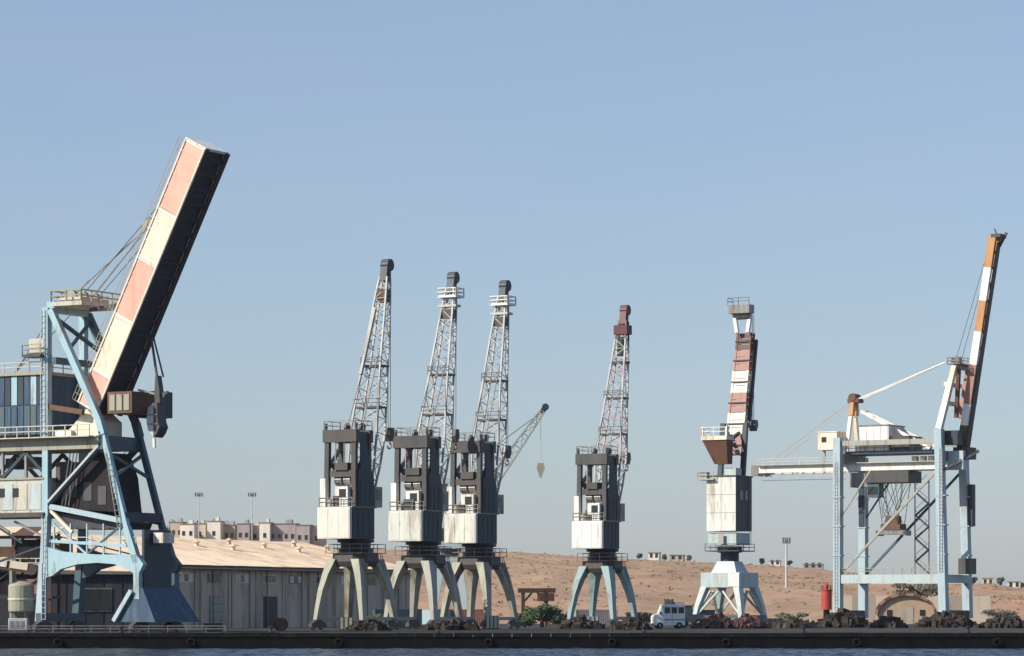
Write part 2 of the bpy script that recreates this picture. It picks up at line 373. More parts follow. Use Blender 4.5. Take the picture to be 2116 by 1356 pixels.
# ---------------------------------------------------------------- level-luffing quay cranes
QA = R(60)                                       # direction of the crane rails
def lattice(parent, name, st, mats, chord=.16, lace=.09, sub=3, extra_cross=()):
    """st: stations (centre, wdir, w, hdir, h); four chords and one joined lacing per material zone"""
    root = None
    def corner(i, sw, sh):
        c, wd, w_, hd, h_ = st[i]; return c + wd * (sw * w_ / 2) + hd * (sh * h_ / 2)
    first = MB()
    nz_ = len(st) - 1
    j = bpy.data.objects.new(name, None); COL.objects.link(j); j.parent = parent
    for (sw, sh) in ((-1,-1),(1,-1),(1,1),(-1,1)):
        mb = MB()
        for i in range(nz_):
            mb.bar(corner(i,sw,sh), corner(i+1,sw,sh), chord)
            if i == nz_ - 1 or mats[i+1] != mats[i]: mb.build('chord', M[mats[i]], j); mb = MB()
    zones = {}
    for i in range(nz_):
        z = zones.setdefault(mats[i], MB())
        for q in range(sub):
            def cc(t, sw, sh): return corner(i,sw,sh).lerp(corner(i+1,sw,sh), t)
            t0, t1 = q / sub, (q + 1) / sub
            cs = ((-1,-1),(1,-1),(1,1),(-1,1))
            for k in range(4):
                a, c = cs[k], cs[(k+1) % 4]
                if q % 2: a, c = c, a
                z.bar(cc(t0,*a), cc(t1,*c), lace)
                z.bar(cc(t1,*a), cc(t1,*c), lace)
    for mk, mb in zones.items(): mb.build('lacing', M[mk], j, kind='stuff')
    return j

def bogie(parent, x, y, along='x', mk='frame_dark'):
    m = MB()
    if along == 'x':
        m.prism([(x-1.5,.35),(x+1.5,.35),(x+1.5,.75),(x+.5,1.25),(x-.5,1.25),(x-1.5,.75)], y-.28, y+.28)
    else:
        rr = [[(x-.28,y+a,z),] for a, z in ()]
        m.loft([[(xx,y-1.5,.35),(xx,y+1.5,.35),(xx,y+1.5,.75),(xx,y+.5,1.25),(xx,y-.5,1.25),(xx,y-1.5,.75)] for xx in (x-.28, x+.28)])
    b_ = m.build('bogie', M[mk], parent)
    for s in (-1, 1):
        m = MB()
        if along == 'x': m.tube((x+s*.85, y-.16, .36), (x+s*.85, y+.16, .36), .36, 12)
        else: m.tube((x-.16, y+s*.85, .36), (x+.16, y+s*.85, .36), .36, 12)
        m.build('wheel', M['steel'], b_)

def quay_crane(px, Y, label, group, tip_dx=0.0, head='dark', jibm=None, scale=1.0, seed=0, tower='frame_dark', cwm='cw_white', legm='leg_grey', slew=0.0):
    rn = random.Random(seed)
    p = at(px, HOR, Y)
    t = thing('quay_crane', label, 'crane', (p.x, Y, 0), QA + R(slew), group)
    t.scale = (scale,) * 3
    # portal
    for sx in (-1, 1):
        for sy in (-1, 1):
            m = MB()
            def ring(c, s): return [c + Vector((a*s*.60, b_*s*.34, 0)) for a, b_ in ((-1,-1),(1,-1),(1,1),(-1,1))]
            m.loft([ring(Vector((sx*r_, sy*r_, z)), w_) for r_, z, w_ in ((3.42,.9,.72),(3.2,2.6,.85),(2.85,4.8,1.05),(2.35,6.8,1.3),(1.7,8.6,1.75))])
            m.build('leg', M[legm], t)
            bogie(t, sx*3.35, sy*3.35, 'x')
    for sy in (-1, 1): MB().bar((-3.3, sy*3.3, 1.35), (3.3, sy*3.3, 1.35), .4, .45).build('tie_beam', M['leg_grey'], t)
    MB().loft([[(a*s, b_*s, z) for a, b_ in ((-1,-.5),(-.5,-1),(.5,-1),(1,-.5),(1,.5),(.5,1),(-.5,1),(-1,.5))] for s, z in ((2.25, 7.7),(2.55, 8.3),(2.5, 9.35))]).build('portal_head', M['frame_dark'], t)
    MB().lathe([(2.1,9.35),(2.1,9.9),(1.85,10.0),(1.85,10.6),(2.25,10.65),(2.25,10.98)], 24).build('slewing_ring', M['ring'], t)
    m = MB().rail([(-2.6,-2.6,9.35),(2.6,-2.6,9.35),(2.6,2.6,9.35),(-2.6,2.6,9.35)], close=True); m.box(-2.75,2.75,-2.75,2.75,9.28,9.35)
    m.build('portal_walkway', M['steel'], t)
    m = MB()
    for s in (-.22, .22): m.bar((3.3+s, -3.75, .9), (1.9+s, -2.4, 9.3), .07)
    for k in range(22):
        a = Vector((3.3,-3.75,.9)).lerp(Vector((1.9,-2.4,9.3)), k/22); m.bar(a+Vector((-.22,0,0)), a+Vector((.22,0,0)), .05)
    m.build('ladder', M['steel'], t)
    # slewing upper works
    B(-4.3, .65, -2.3, 2.3, 11.0, 14.75).build('machine_house', M['slate'], t)  # near-black slate puts the shade of the visible side into the paint
    cwt = B(-4.78, -4.3, -2.38, 2.38, 10.98, 14.8).build('counterweight', M[cwm], t, bevel=.05)  # thin slab, so the side shade painted behind it starts at the corner
    for k in range(3): B(-4.815, -4.775, -2.2 + k*1.5, -.85 + k*1.5, 11.15, 14.6).build('counterweight_block', M[cwm], cwt)
    B(-4.4, .9, -2.5, 2.5, 14.76, 14.9).build('deck', M['steel'], t)
    MB().rail([(-4.3,-2.4,14.9),(-4.3,2.4,14.9)], r=.04).build('deck_rail', M['steel'], t)
    for (x, y) in ((-3.2,-2),(-3.2,2),(-.2,-2),(-.2,2)):
        MB().bar((x, y, 14.9), (x * .97, y * .97, 22.8), .62, .55, side=(0,1,0)).build('tower_column', M[tower], t)
    for x in (-3.12, -.22): B(x-.4, x+.4, -2.45, 2.45, 22.7, 24.2).build('top_beam', M[tower], t)
    for y in (-1.94, 1.94): B(-3.5, .2, y-.3, y+.3, 22.85, 23.95).build('side_beam', M[tower], t)
    for x in (-3.1, -.25): MB().bar((x, -2, 18.9), (x, 2, 18.9), .35, .8).build('cross_beam', M[tower], t)
    for y in (-2, 2):
        MB().bar((-3.1, y, 19), (-.3, y, 22.6), .22).build('tower_brace', M[tower], t)
    MB().prism([(-3.0,14.9),(.6,14.9),(.4,18.4),(-.7,20.3),(-1.1,22.8),(-2.5,22.8),(-2.5,19.6),(-3.0,19.3)], -2.42, -2.30).build('side_shade_cladding', M['slate'], t)  # shade of the tower side carried by the slate colour
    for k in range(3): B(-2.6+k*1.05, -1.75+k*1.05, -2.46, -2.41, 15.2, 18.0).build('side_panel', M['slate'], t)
    m = MB()
    for k in range(3):
        x0, x1, z_ = (-2.9, -.5, 15+k*2.6); 
        if k % 2: x0, x1 = x1, x0
        m.bar((x0,1.5,z_),(x1,1.5,z_+2.6),.7,.1); m.bar((x0,1.1,z_+1),(x1,1.1,z_+3.6),.07)
    m.build('stair', M['steel'], t)
    for k in range(2): B(-4.15, -3.6, -.1+k*1.0-.9*rn.random(), .5+k*.8, 14.9, 15.6+.7*rn.random()).build('equipment_box', M['leg_grey'] if k else M['frame_dark'], t)
    for y in (-.6, .7): MB().tube((-3.3, y, 19.2), (-3.3, y, 22.8), .09, 6).build('pipe', M['jib_grey'], t)
    B(-3.5, -.6, -.9-.5*rn.random(), .7, 19.3, 20.2).build('relay_box', M['frame_dark'], t)
    B(.66, 1.2, -1.9, 1.6, 11.2, 13.4).build('rear_cabinet', M['frame_dark'], t)
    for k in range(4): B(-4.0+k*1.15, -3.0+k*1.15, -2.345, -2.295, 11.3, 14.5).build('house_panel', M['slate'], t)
    wc = B(-4.0, -2.4, -1.55, .3, 14.9, 17.3).build('winch_cabin', M['off_white'], t)
    B(-4.03, -3.98, -1.3, -.3, 16.0, 17.0).build('window', M['glass'], wc)
    B(-4.25, -3.55, 1.55, 2.3, 14.9, 18.3).build('switch_cabinet', M['off_white'], t)
    for y in (-1.2, .1): MB().tube((-2.3, y, 18.2), (-2.3, y + 1.0, 18.2), .75, 12).build('winch_drum', M['steel'], t)
    m = MB()
    for y in (-1.1, 1.1): m.tube((-.2, y-.15, 24.6), (-.2, y+.15, 24.6), .55, 12)
    for y in (-2.2, 2.2): m.bar((-3.1, y, 24.2), (-3.1, y, 25.0), .25)
    m.build('top_sheave', M[tower], t)
    MB().rail([(-3.4,-2.3,24.2),(.1,-2.3,24.2),(.1,2.3,24.2),(-3.4,2.3,24.2)], close=True).build('top_rail', M['steel'], t)
    cab = B(.75, 2.3, -2.35, -.7, 14.9, 17.4).build('driver_cab', M['leg_grey'], t)
    B(2.28, 2.34, -2.2, -.85, 15.8, 17.1).build('window', M['glass'], cab); B(.95, 2.1, -2.4, -2.33, 15.8, 17.1).build('window', M['glass'], cab)
    # jib
    tipx = 6.4 + tip_dx; P = Vector((1.1, 0, 16.4)); T = Vector((tipx, 0, 43.4))
    d = (T - P).normalized(); hd = Vector((-d.z, 0, d.x)); wd = Vector((0, 1, 0))
    zs = [(0, 3.3, .6), (.14, 3.8, 1.3), (.28, 3.9, 1.8), (.42, 3.3, 1.8), (.55, 2.75, 1.7), (.68, 2.35, 1.5), (.80, 1.95, 1.2), (.90, 1.6, 1.0), (1.0, 1.1, .7)]
    st = [(P.lerp(T, a), wd, w_, hd, h_) for a, w_, h_ in zs]
    j = lattice(t, 'jib', st, jibm or ['jib_grey'] * 8, .21, .085, 2)
    jm = (jibm or ['jib_grey'] * 8)
    for a, w_ in ((.40, 3.6), (.59, 3.0)):
        c = P.lerp(T, a); m = MB().box(c.x-.9, c.x+.9, -w_/2, w_/2, c.z-.12, c.z+.12); m.rail([(c.x-.9,-w_/2,c.z),(c.x-.9,w_/2,c.z)])
        m.build('jib_platform', M['frame_dark'], j)
    hb = MB(); hb.bar(T - d*.5, T + d*2.1, 1.0, .9); hb.tube(T + d*1.6 + Vector((.2,-.55,0)), T + d*1.6 + Vector((.2,.55,0)), .75, 14)
    if head == 'red':
        hb.build('jib_head', M['red_dark'], j)
        c = P.lerp(T, .95); m = MB().box(c.x-.8, c.x+.8, -1.05, 1.05, c.z-.6, c.z+.7); m.build('head_box', M['red_dark'], j)
        c = P.lerp(T, .87); B(c.x-.4, c.x+.4, -.35, .45, c.z-1.5, c.z+1.2).build('head_winch', M['ring'], j)
        c = P.lerp(T, .78); B(c.x-.7, c.x+.7, -1.25, 1.25, c.z-.2, c.z+.15).build('jib_platform', M['frame_dark'], j)
    else:
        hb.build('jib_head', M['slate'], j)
    if head == 'platform':
        c = P.lerp(T, .965); m = MB().box(c.x-1.0, c.x+1.2, -1.35, 1.35, c.z-.15, c.z+.15).rail([(c.x-1,-1.3,c.z),(c.x-1,1.3,c.z),(c.x+1.2,1.3,c.z),(c.x+1.2,-1.3,c.z)], close=True, r=.06)
        m.build('head_platform', M['cw_white'], j)
        c = P.lerp(T, .92); B(c.x-.7, c.x+.7, -1.3, 1.3, c.z-.15, c.z+.15).build('head_platform', M['beige'], j)
        c = P.lerp(T, .885); B(c.x-.5, c.x+.5, -.8, .8, c.z-.7, c.z+.5).build('head_winch', M['frame_dark'], j)
    if head == 'dark':
        c = P.lerp(T, .93); B(c.x-.5, c.x+.5, -.75, .75, c.z-1.2, c.z+.4).build('head_winch', M['brown'], j)
        MB().bar(P.lerp(T, .55) + Vector((-1.6, .9, 0)), P.lerp(T, .86) + Vector((-.5, .6, 0)), .35).build('jib_strut', M['leg_grey'], j)
    m = MB()
    for y in (-1.1, 1.1): m.tube((-.2, y, 24.6), P.lerp(T, .66) + hd * .7 + Vector((0, y*.8, 0)), .06, 6)
    m.build('luffing_rope', M['rope'], t)
    hx = tipx + .95; hz = 25.2 + rn.uniform(-1.5, .8)
    m = MB()
    for y in (-.22, .22): m.tube((hx, y, 44.6), (hx, y * .7, hz), .045, 6)
    m.build('hoist_rope', M['rope'], t)
    m = MB().prism([(hx-.45,hz+.2),(hx+.45,hz+.2),(hx+.6,hz-.7),(hx+.2,hz-1.5),(hx-.2,hz-1.5),(hx-.6,hz-.7)], -.4, .4)
    hk = m.build('hook_block', M['frame_dark'], t)
    m = MB()
    for k in range(7):
        a0, a1 = R(90 - k*38), R(90 - (k+1)*38)
        m.bar((hx+.4*math.cos(a0), 0, hz-2.0+.4*math.sin(a0)), (hx+.4*math.cos(a1), 0, hz-2.0+.4*math.sin(a1)), .16)
    m.build('hook', M['steel'], hk)
    return t

GQ = 'lattice-jib quay cranes with white counterweights'
quay_crane(735, 400, 'tallest grey lattice-jib quay crane with dark jib tip, leftmost of the white-counterweight cranes', GQ, 0, 'dark', seed=1, cwm='cw_pink', legm='leg_olive', slew=-1.5)
quay_crane(875, 414, 'grey lattice-jib quay crane with pale head platform, second of the three grey cranes', GQ, .9, 'platform', seed=2, cwm='cw_green', slew=2.5)
quay_crane(990, 426, 'grey lattice-jib quay crane with pale head platform, nearest to the green bush', GQ, -.3, 'platform', seed=3, cwm='cw_green', legm='leg_olive', slew=-.5)
quay_crane(1245, 460, 'lattice-jib quay crane with a dark red jib tip and white counterweight', GQ, .2, 'red', ['jib_grey','jib_grey','jib_mauve','jib_mauve','jib_grey','jib_mauve','jib_grey','red_dark'], seed=4, tower='frame_dark', legm='leg_teal', slew=1.5)

# ---------------------------------------------------------------- crane with red and white plated jib
Y5 = 500.0; p5 = at(1508, HOR, Y5)
c5 = thing('plated_jib_crane', 'pale portal crane with red and white banded jib and brown counterweight', 'crane', (p5.x, Y5, 0), QA)
for sx in (-1, 1):
    for sy in (-1, 1):
        m = MB()
        m.loft([[Vector((sx*x+a*w_*.6, sy*x+b_*w_*.38, z)) for a, b_ in ((-1,-1),(1,-1),(1,1),(-1,1))] for x, z, w_ in ((4.0,.9,.8),(3.55,3.2,.95),(2.75,6.0,1.3))])
        m.build('leg', M['pale_green'], c5); bogie(c5, sx*4.0, sy*4.0)
        MB().bar((sx*3.8, sy*3.9, 1.6), (sx*.4, sy*3.1, 5.4), .32, .3).build('knee_brace', M['pale_green'], c5)
        MB().bar((sx*3.9, sy*3.8, 1.6), (sx*3.1, sy*.4, 5.4), .32, .3, side=(1,0,0)).build('knee_brace', M['pale_green'], c5)
    MB().bar((sx*4.0, -4.0, 1.5), (sx*4.0, 4.0, 1.5), .5).build('tie_beam', M['teal_dark'], c5)
for sy in (-1, 1): MB().bar((-4.0, sy*4.0, 1.5), (4.0, sy*4.0, 1.5), .5).build('tie_beam', M['teal_dark'], c5)
B(-3.3, 3.2, -3.3, 3.3, 5.9, 8.2).build('portal_box', M['pale_green'], c5, bevel=.06)
B(-3.37, -3.3, -3.2, -1.4, 6.1, 8.0).build('portal_panel', M['off_white'], c5)
MB().loft([[(a*s, b_*s, z) for a, b_ in ((-1,-1),(1,-1),(1,1),(-1,1))] for s, z in ((2.1,8.2),(1.4,9.9))]).build('pedestal', M['pale_green'], c5)
MB().lathe([(1.4,9.9),(1.4,11.2),(1.9,11.3),(1.9,12.2)], 24).build('slewing_ring', M['slate'], c5)
m = MB().box(-2.8,2.8,-2.8,2.8,11.4,11.55).rail([(-2.8,-2.8,11.5),(2.8,-2.8,11.5),(2.8,2.8,11.5),(-2.8,2.8,11.5)], close=True); m.build('walkway', M['frame_dark'], c5)
B(-2.5, 2.2, -2.3, 2.4, 12.4, 14.2).build('lower_house', M['pale_green'], c5)
hs = B(-2.9, 2.6, -2.45, 2.45, 14.5, 22.7).build('machinery_tower', M['slate'], c5)  # unlit side shade painted in slate; pale panels cover the sunlit face
m = MB()
for x_ in (-.25,.25): m.bar((1.7+x_,-2.62,12.4),(1.7+x_,-2.62,22.8),.06)
for k in range(20): m.bar((1.45,-2.62,12.6+k*.5),(1.95,-2.62,12.6+k*.5),.05)
m.build('ladder', M['steel'], c5)
B(-2.99,-2.93,-.4,.5,12.5,14.1).build('door', M['leg_grey'], c5)
for k in range(2):
    for r_ in range(3): B(-2.97, -2.88, -2.45 + k*2.47, -.03 + k*2.47, 14.5 + r_*2.75, 17.2 + r_*2.75).build('wall_panel', M['cw_green'], hs)
for x in (-1.6, .2): B(x, x+1.1, -2.5, -2.44, 19.2, 20.6).build('window', M['glass'], hs)
B(-3.1, 2.8, -2.6, 2.6, 22.7, 22.9).build('roof_deck', M['frame_dark'], c5)
B(-2.4, -.4, -2.2, -.4, 22.9, 24.0).build('roof_cabin', M['pale_green'], c5)
m = MB().box(-3.6,-1.4,1.0,3.6,22.2,22.4).rail([(-3.6,1.0,22.4),(-3.6,3.6,22.4),(-1.4,3.6,22.4)]); m.box(-3.4,-2.4,2.2,3.4,22.4,23.4); m.build('balcony', M['leg_grey'], c5)
for y in (-1.9, 1.9): MB().bar((.6, y, 22.9), (1.6, y, 31), .75, .6).build('mast_column', M['slate'], c5)
cw = MB().loft([[(x, y, z) for x, y in ((-4.2,-1.5),(-1.9,-1.5),(-1.9,2.6),(-4.2,2.6))] if z > 27 else [(x, y, z) for x, y in ((-3.2,-1.2),(-1.6,-1.2),(-1.6,1.0),(-3.2,1.0))] for z in (24.6, 28.2)]).build('counterweight', M['brown'], c5)
B(-4.35, -1.8, -1.6, 2.7, 28.2, 28.8).build('counterweight_cap', M['cream'], cw)
MB().rail([(-4.3,-1.6,28.8),(-4.3,2.7,28.8),(-1.9,2.7,28.8)], r=.06, h=1.3).build('railing', M['off_white'], cw)
for y in (-1.5, 2.6): B(-4.3,-3.9,y-.2,y+.2,28.8,30.2).build('lamp_post', M['off_white'], cw)
for y in (-.9, .9): MB().bar((-2.4, y, 28), (1.4, y, 29.5), .45).build('counterweight_arm', M['frame_dark'], c5)
BP, BT = Vector((1.7, 0, 26.0)), Vector((5.6, 0, 45.0))
jb = bpy.data.objects.new('jib', None); COL.objects.link(jb); jb.parent = c5
bands = [('brick_red', 2.9), ('cream', 2.6), ('brick_red', 2.9), ('cream', 2.6), ('brick_red', 2.6), ('brown', 2.4)]
cut = [0, .17, .35, .51, .69, .86, 1.0]
for k, (mk, w_) in enumerate(bands):
    a, c = BP.lerp(BT, cut[k]), BP.lerp(BT, cut[k+1]); w2 = bands[min(k+1, 5)][1]
    pd = (c - a).normalized(); L_ = (c - a).length
    for y in (-1, 1):                                # openwork section: four corner bars, batten plates and lacing
        for h_ in (-.5, .5): MB().bar(a + Vector((h_, y*w_*.46, 0)), c + Vector((h_, y*w2*.46, 0)), .34).build('corner_bar', M[mk], jb)
    for q in range(3):
        p0, p1 = a.lerp(c, q/3+.02), a.lerp(c, q/3+.305)
        MB().bar(p0 + Vector((-.55,0,0)), p1 + Vector((-.55,0,0)), w_*.86, .1, side=(0,1,0)).build('batten_plate', M[mk], jb)
        p2 = a.lerp(c, (q+1)/3)
        MB().bar(p0 + Vector((.5,-w_*.45,0)), p2 + Vector((.5,w_*.45,0)), .16).build('lacing_bar', M[mk], jb)
        MB().bar(p0 + Vector((-.5,-w_*.45,0)), p2 + Vector((.5,-w_*.45,0)), .16).build('lacing_bar', M[mk], jb)
    a2 = a.lerp(c, .5); MB().box(a2.x-.8, a2.x-.6, -w_/2-.1, w_/2+.1, a2.z-.1, a2.z+.1).build('stiffener', M['frame_dark'], jb)
MB().bar(BP + Vector((1.6,-1.7,5.5)), BT + Vector((1.1,-1.2,-1.0)), .5, .5).build('tie_rod', M['boom_dark'], jb)
m = MB().bar((4.2,-1.0,45),(4.6,-1.25,48.0),.55).bar((4.2,.8,45),(4.2,1.3,48.0),.55); m.build('head_arm', M['off_white'], jb)
m = MB().box(3.2,5.0,-1.7,1.9,47.9,49.2); m.tube((4.4,-1.2,47.7),(4.4,1.2,47.7),.7,12); m.build('jib_head', M['steel'], jb)
MB().rail([(3.2,-1.7,49.2),(3.2,1.9,49.2),(5,1.9,49.2)]).build('head_rail', M['frame_dark'], jb)
m = MB().tube((6.3,-1.0,47.8),(6.3,-1.0,31.6),.05,6).tube((6.6,-.6,47.8),(6.6,-.6,31.6),.05,6); m.build('hoist_rope', M['rope'], c5)
m = MB().prism([(6.0,31.7),(6.9,31.7),(7.1,30.9),(6.6,30.0),(6.3,30.0),(5.8,30.9)],-1.4,-.3); m.build('hook_block', M['teal_dark'], c5)

# ---------------------------------------------------------------- big container gantry on the right
def frame_of(px, Y, rz):
    p = at(px, HOR, Y); ox, oy = p.x, Y; c, s = math.cos(rz), math.sin(rz)
    def LP(px, py, yl):                              # photo point -> local (x, yl, z) on the crane's own plane
        a = (px - 1058) / F; t = (yl - s*ox + c*oy) / (c - s*a)
        X, Z = t*a, CAMZ + (HOR - py) / F * t
        return Vector((c*(X-ox) + s*(t-oy), yl, Z))
    return (ox, oy, 0), LP
RZ = R(-30)
loc6, LP = frame_of(1870, 566, RZ)
g6 = thing('container_gantry_crane', 'pale blue container gantry crane with brown and white banded boom raised', 'crane', loc6, RZ)
N, Fa = -5.3, 5.3                                    # near and far frames
xl = LP(1732, 1200, N).x; xw = LP(1944, 1200, N).x
ztop = LP(1732, 905, N).z
def both(f):
    for y in (N, Fa): f(y)
for y in (N, Fa):
    MB().bar((xl, y, 1.2), (xl, y, ztop if y == N else ztop-3), 1.5, 1.3).build('leg', M['pale_blue'], g6)
    MB().bar((xw+.6, y, 1.2), (xw-.3, y, ztop+1), 1.6, 1.3).build('leg', M['pale_blue'], g6)
    MB().bar((xl, y, 7.9), (xw+.4, y, 7.9), 1.1, 1.5).build('portal_beam', M['pale_green'], g6)
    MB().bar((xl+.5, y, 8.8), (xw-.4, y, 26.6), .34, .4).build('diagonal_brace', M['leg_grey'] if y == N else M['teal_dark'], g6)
    MB().bar((xl-16.5, y*.42, 27.3), (xw+1.5, y*.42, 27.3), .9, 1.4).build('main_girder', M['off_white'], g6)
    MB().bar((xl, y, ztop-1), (xw-.2, y, ztop-1), .7, .9).build('top_tie', M['leg_grey'], g6)
for x in (xl, xw+.55):
    MB().bar((x, N, 2.0), (x, Fa, 2.0), 1.1, 1.1, side=(1,0,0)).build('sill_beam', M['slate'], g6)
    MB().bar((x, N, 7.9), (x, Fa, 7.9), 1.0, 1.4, side=(1,0,0)).build('cross_beam', M['pale_green'], g6)
    for y in (N+1.2, Fa-1.2): bogie(g6, x, y, 'y')
for x in (xl, xw-.2): MB().bar((x, N, 28.8), (x, Fa, 28.8), 1.0, 1.4, side=(1,0,0)).build('top_cross_beam', M['leg_grey'], g6)
B(xl-17.8, xl-16.5, -2.8, 2.8, 26.2, 28.0).build('girder_end', M['steel'], g6)
m = MB().rail([(xl-16.5,-3.2,28.0),(xl,-3.2,28.0)], r=.05); m.box(xl-16.5, xw, -3.4, -2.8, 27.9, 28.0); m.build('girder_walkway', M['beige'], g6)
# machinery deck and houses
B(xl+.9, xw-2, -4.2, 4.2, 29.4, 29.9).build('machinery_deck', M['teal_dark'], g6)
h0 = LP(1776, 900, -4.0).x; h1 = LP(1836, 900, -4.0).x
mh = B(h0, h1, -4.0, 2.8, 29.9, 34.2).build('machinery_house', M['off_white'], g6)
for k in range(4): B(h0+.1+k*(h1-h0-.2)/4, h0+.0+(k+1)*(h1-h0-.2)/4, -4.06, -3.99, 30.0, 34.0).build('wall_panel', M['cw_white'] if k % 2 else M['off_white'], mh)
MB().box(h0-.15, h1+.15, -4.15, 2.95, 34.2, 34.4).build('roof', M['steel'], mh)
B(h1+.2, h1+3.6, -3.5, 2.4, 29.9, 32.4).build('winch_house', M['frame_dark'], g6)
a0 = LP(1690, 900, -4.4).x; a1 = LP(1729, 900, -4.4).x
ec = B(a0, a1, -4.4, -.4, 30.3, 33.3).build('electrical_house', M['cream'], g6)
B(a0+.7, a0+1.6, -4.46, -4.38, 31.6, 32.5).build('window', M['glass'], ec); B(a0-.1, a1+.1, -4.5, -.3, 33.3, 33.45).build('roof', M['off_white'], ec)
MB().bar((a0+.3,-2.4,28), (a0+.3,-2.4,30.3), .4).build('house_bracket', M['leg_grey'], g6)
# landside A-frame
apz = LP(1766, 822, 0).z; apx = LP(1766, 822, 0).x
for y in (-2.6, 2.6):
    MB().bar((xl+.3, y, 29.3), (apx-.3, y*.35, apz-3.4), .75, .6).build('a_frame_leg', M['cream'], g6)
    MB().bar((apx-.2, y*.35, apz-3.2), (apx, y*.25, apz), .9, .8, .7).build('a_frame_top', M['orange_brown'], g6)
    MB().bar((apx+1.8, y*.4, apz-2.5), (xw-3.0, y, 30.2), .55, .5).build('back_strut', M['cw_white'], g6)
    MB().bar((apx+.2, y*.3, apz-.6), LP(1955, 748, y*.5), .28, .22).build('forestay', M['off_white'], g6)
    MB().bar((apx-.2, y*.3, apz-.6), (xl-15.5, y*.6, 28.1), .11, .1).build('backstay', M['wall_tan'], g6)
m = MB().box(apx-.9, apx+1.2, -1.1, 1.1, apz-.9, apz-.2); m.tube((apx,-1.2,apz),(apx,1.2,apz),.7,12); m.build('apex_sheave', M['brown'], g6)
# waterside pylon
pz0 = ztop+1; pxt = LP(1957, 755, N).x; pz1 = LP(1957, 755, N).z
for y, yt in ((N, -3.2), (Fa, 3.0)):
    a = Vector((xw-.3, y, pz0)); c = Vector((pxt+.5, yt, pz1)); mid = a.lerp(c, .38)
    MB().bar(a, mid, 1.1, 1.0).build('pylon_leg', M['cw_white'], g6)
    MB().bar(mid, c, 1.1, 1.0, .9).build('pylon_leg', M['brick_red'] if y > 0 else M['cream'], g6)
for fz in (.42, .72): 
    z = pz0 + (pz1-pz0)*fz; MB().bar((xw+.1*fz, -4.4+1.4*fz, z), (xw+.1*fz, 4.4-1.6*fz, z), .6, .7).build('pylon_cross_beam', M['off_white'], g6)
MB().bar((pxt+.5, -3.4, pz1), (pxt+.5, 3.2, pz1), 1.1, .9).build('pylon_head', M['leg_grey'], g6)
m = MB().rail([(pxt-.6,-3.6,pz1+.4),(pxt-.6,3.4,pz1+.4),(pxt+1.6,3.4,pz1+.4),(pxt+1.6,-3.6,pz1+.4)], close=True, r=.05); m.box(pxt-.8,pxt+1.7,-3.7,3.5,pz1+.3,pz1+.42); m.tube((pxt-.4,-.8,pz1+1.2),(pxt-.4,.8,pz1+1.2),.7,12); m.build('pylon_platform', M['steel'], g6)
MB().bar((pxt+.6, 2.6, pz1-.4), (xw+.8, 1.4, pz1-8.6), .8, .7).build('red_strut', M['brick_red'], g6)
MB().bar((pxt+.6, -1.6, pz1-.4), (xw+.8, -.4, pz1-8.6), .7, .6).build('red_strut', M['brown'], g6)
# raised boom
b0 = LP(1990, 930, 0); b1 = LP(2056, 490, 0)
bo = bpy.data.objects.new('boom', None); COL.objects.link(bo); bo.parent = g6
bb = [(0,.115,'brown'),(.115,.215,'cw_white'),(.215,.40,'brick_red'),(.40,.555,'cw_white'),(.555,.70,'orange_brown'),(.70,.855,'cw_white'),(.855,1.0,'orange_brown')]
for t0, t1, mk in bb:
    for yy in (-1.0, 1.0):
        a, c = b0.lerp(b1, t0), b0.lerp(b1, t1)
        MB().bar(a + Vector((0,yy,0)), c + Vector((0,yy,0)), .75, 1.3, side=(0,1,0)).build('boom_girder', M[mk], bo)
    for q in (0, .5):
        c = b0.lerp(b1, t0 + (t1-t0)*q); MB().bar(c + Vector((.35,-.9,0)), c + Vector((.35,.9,0)), .3, .5).build('boom_tie', M['teal_dark'], bo)
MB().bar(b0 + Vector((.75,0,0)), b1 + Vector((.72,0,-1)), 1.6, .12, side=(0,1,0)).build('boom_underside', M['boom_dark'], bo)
m = MB().box(b1.x-.2, b1.x+1.5, -1.4, 1.4, b1.z-.2, b1.z+.4).bar(b1 + Vector((.6,.5,-1.6)), b1 + Vector((1.9,.5,.7)), .4).bar(b1 + Vector((.6,-.7,.3)), b1 + Vector((.2,-.7,1.3)), .2); m.build('boom_tip', M['frame_dark'], bo)
B(b0.x-1.0, b0.x+1.6, -2.0, 2.0, b0.z-1.6, b0.z+.4).build('boom_hinge', M['brown'], g6)
B(xw+.5, xw+3.2, -3.2, -1.6, 26.4, 29.6).build('hinge_bracket', M['pale_green'], g6)
B(xw-.2, xw+2.6, -4.2, -1.9, 30.6, 33.0).build('hinge_platform', M['slate'], g6)
MB().bar((xw+.8, N, 26.4), (xw+5.0, Fa-6, 29.6), .45).build('hinge_brace', M['steel'], g6)
def glad(x, y, z_a, z_b):
    m = MB()
    for s_ in (-.25,.25): m.bar((x+s_, y, z_a), (x+s_, y, z_b), .07)
    for k in range(int((z_b-z_a)/.6)): m.bar((x-.25, y, z_a+k*.6), (x+.25, y, z_a+k*.6), .05)
    m.build('ladder', M['steel'], g6)
glad(xl, N-.78, 2.5, 28); glad(xw+.4, N-.85, 9, 30)
m = MB().rail([(xl, N-.4, 8.7), (xw, N-.4, 8.7)], r=.05); m.build('beam_railing', M['leg_grey'], g6)
m = MB().rail([(xl+1,-4.1,29.9),(xw-2.2,-4.1,29.9)], r=.05); m.build('deck_railing', M['leg_grey'], g6)
for z_ in (12, 17, 22):
    for x_, y in ((xl,N),(xw+.3,N),(xl,Fa),(xw+.3,Fa)): B(x_-.86, x_+.86, y-.86, y+.86, z_-.09, z_+.09).build('leg_flange', M['pale_blue'], g6)
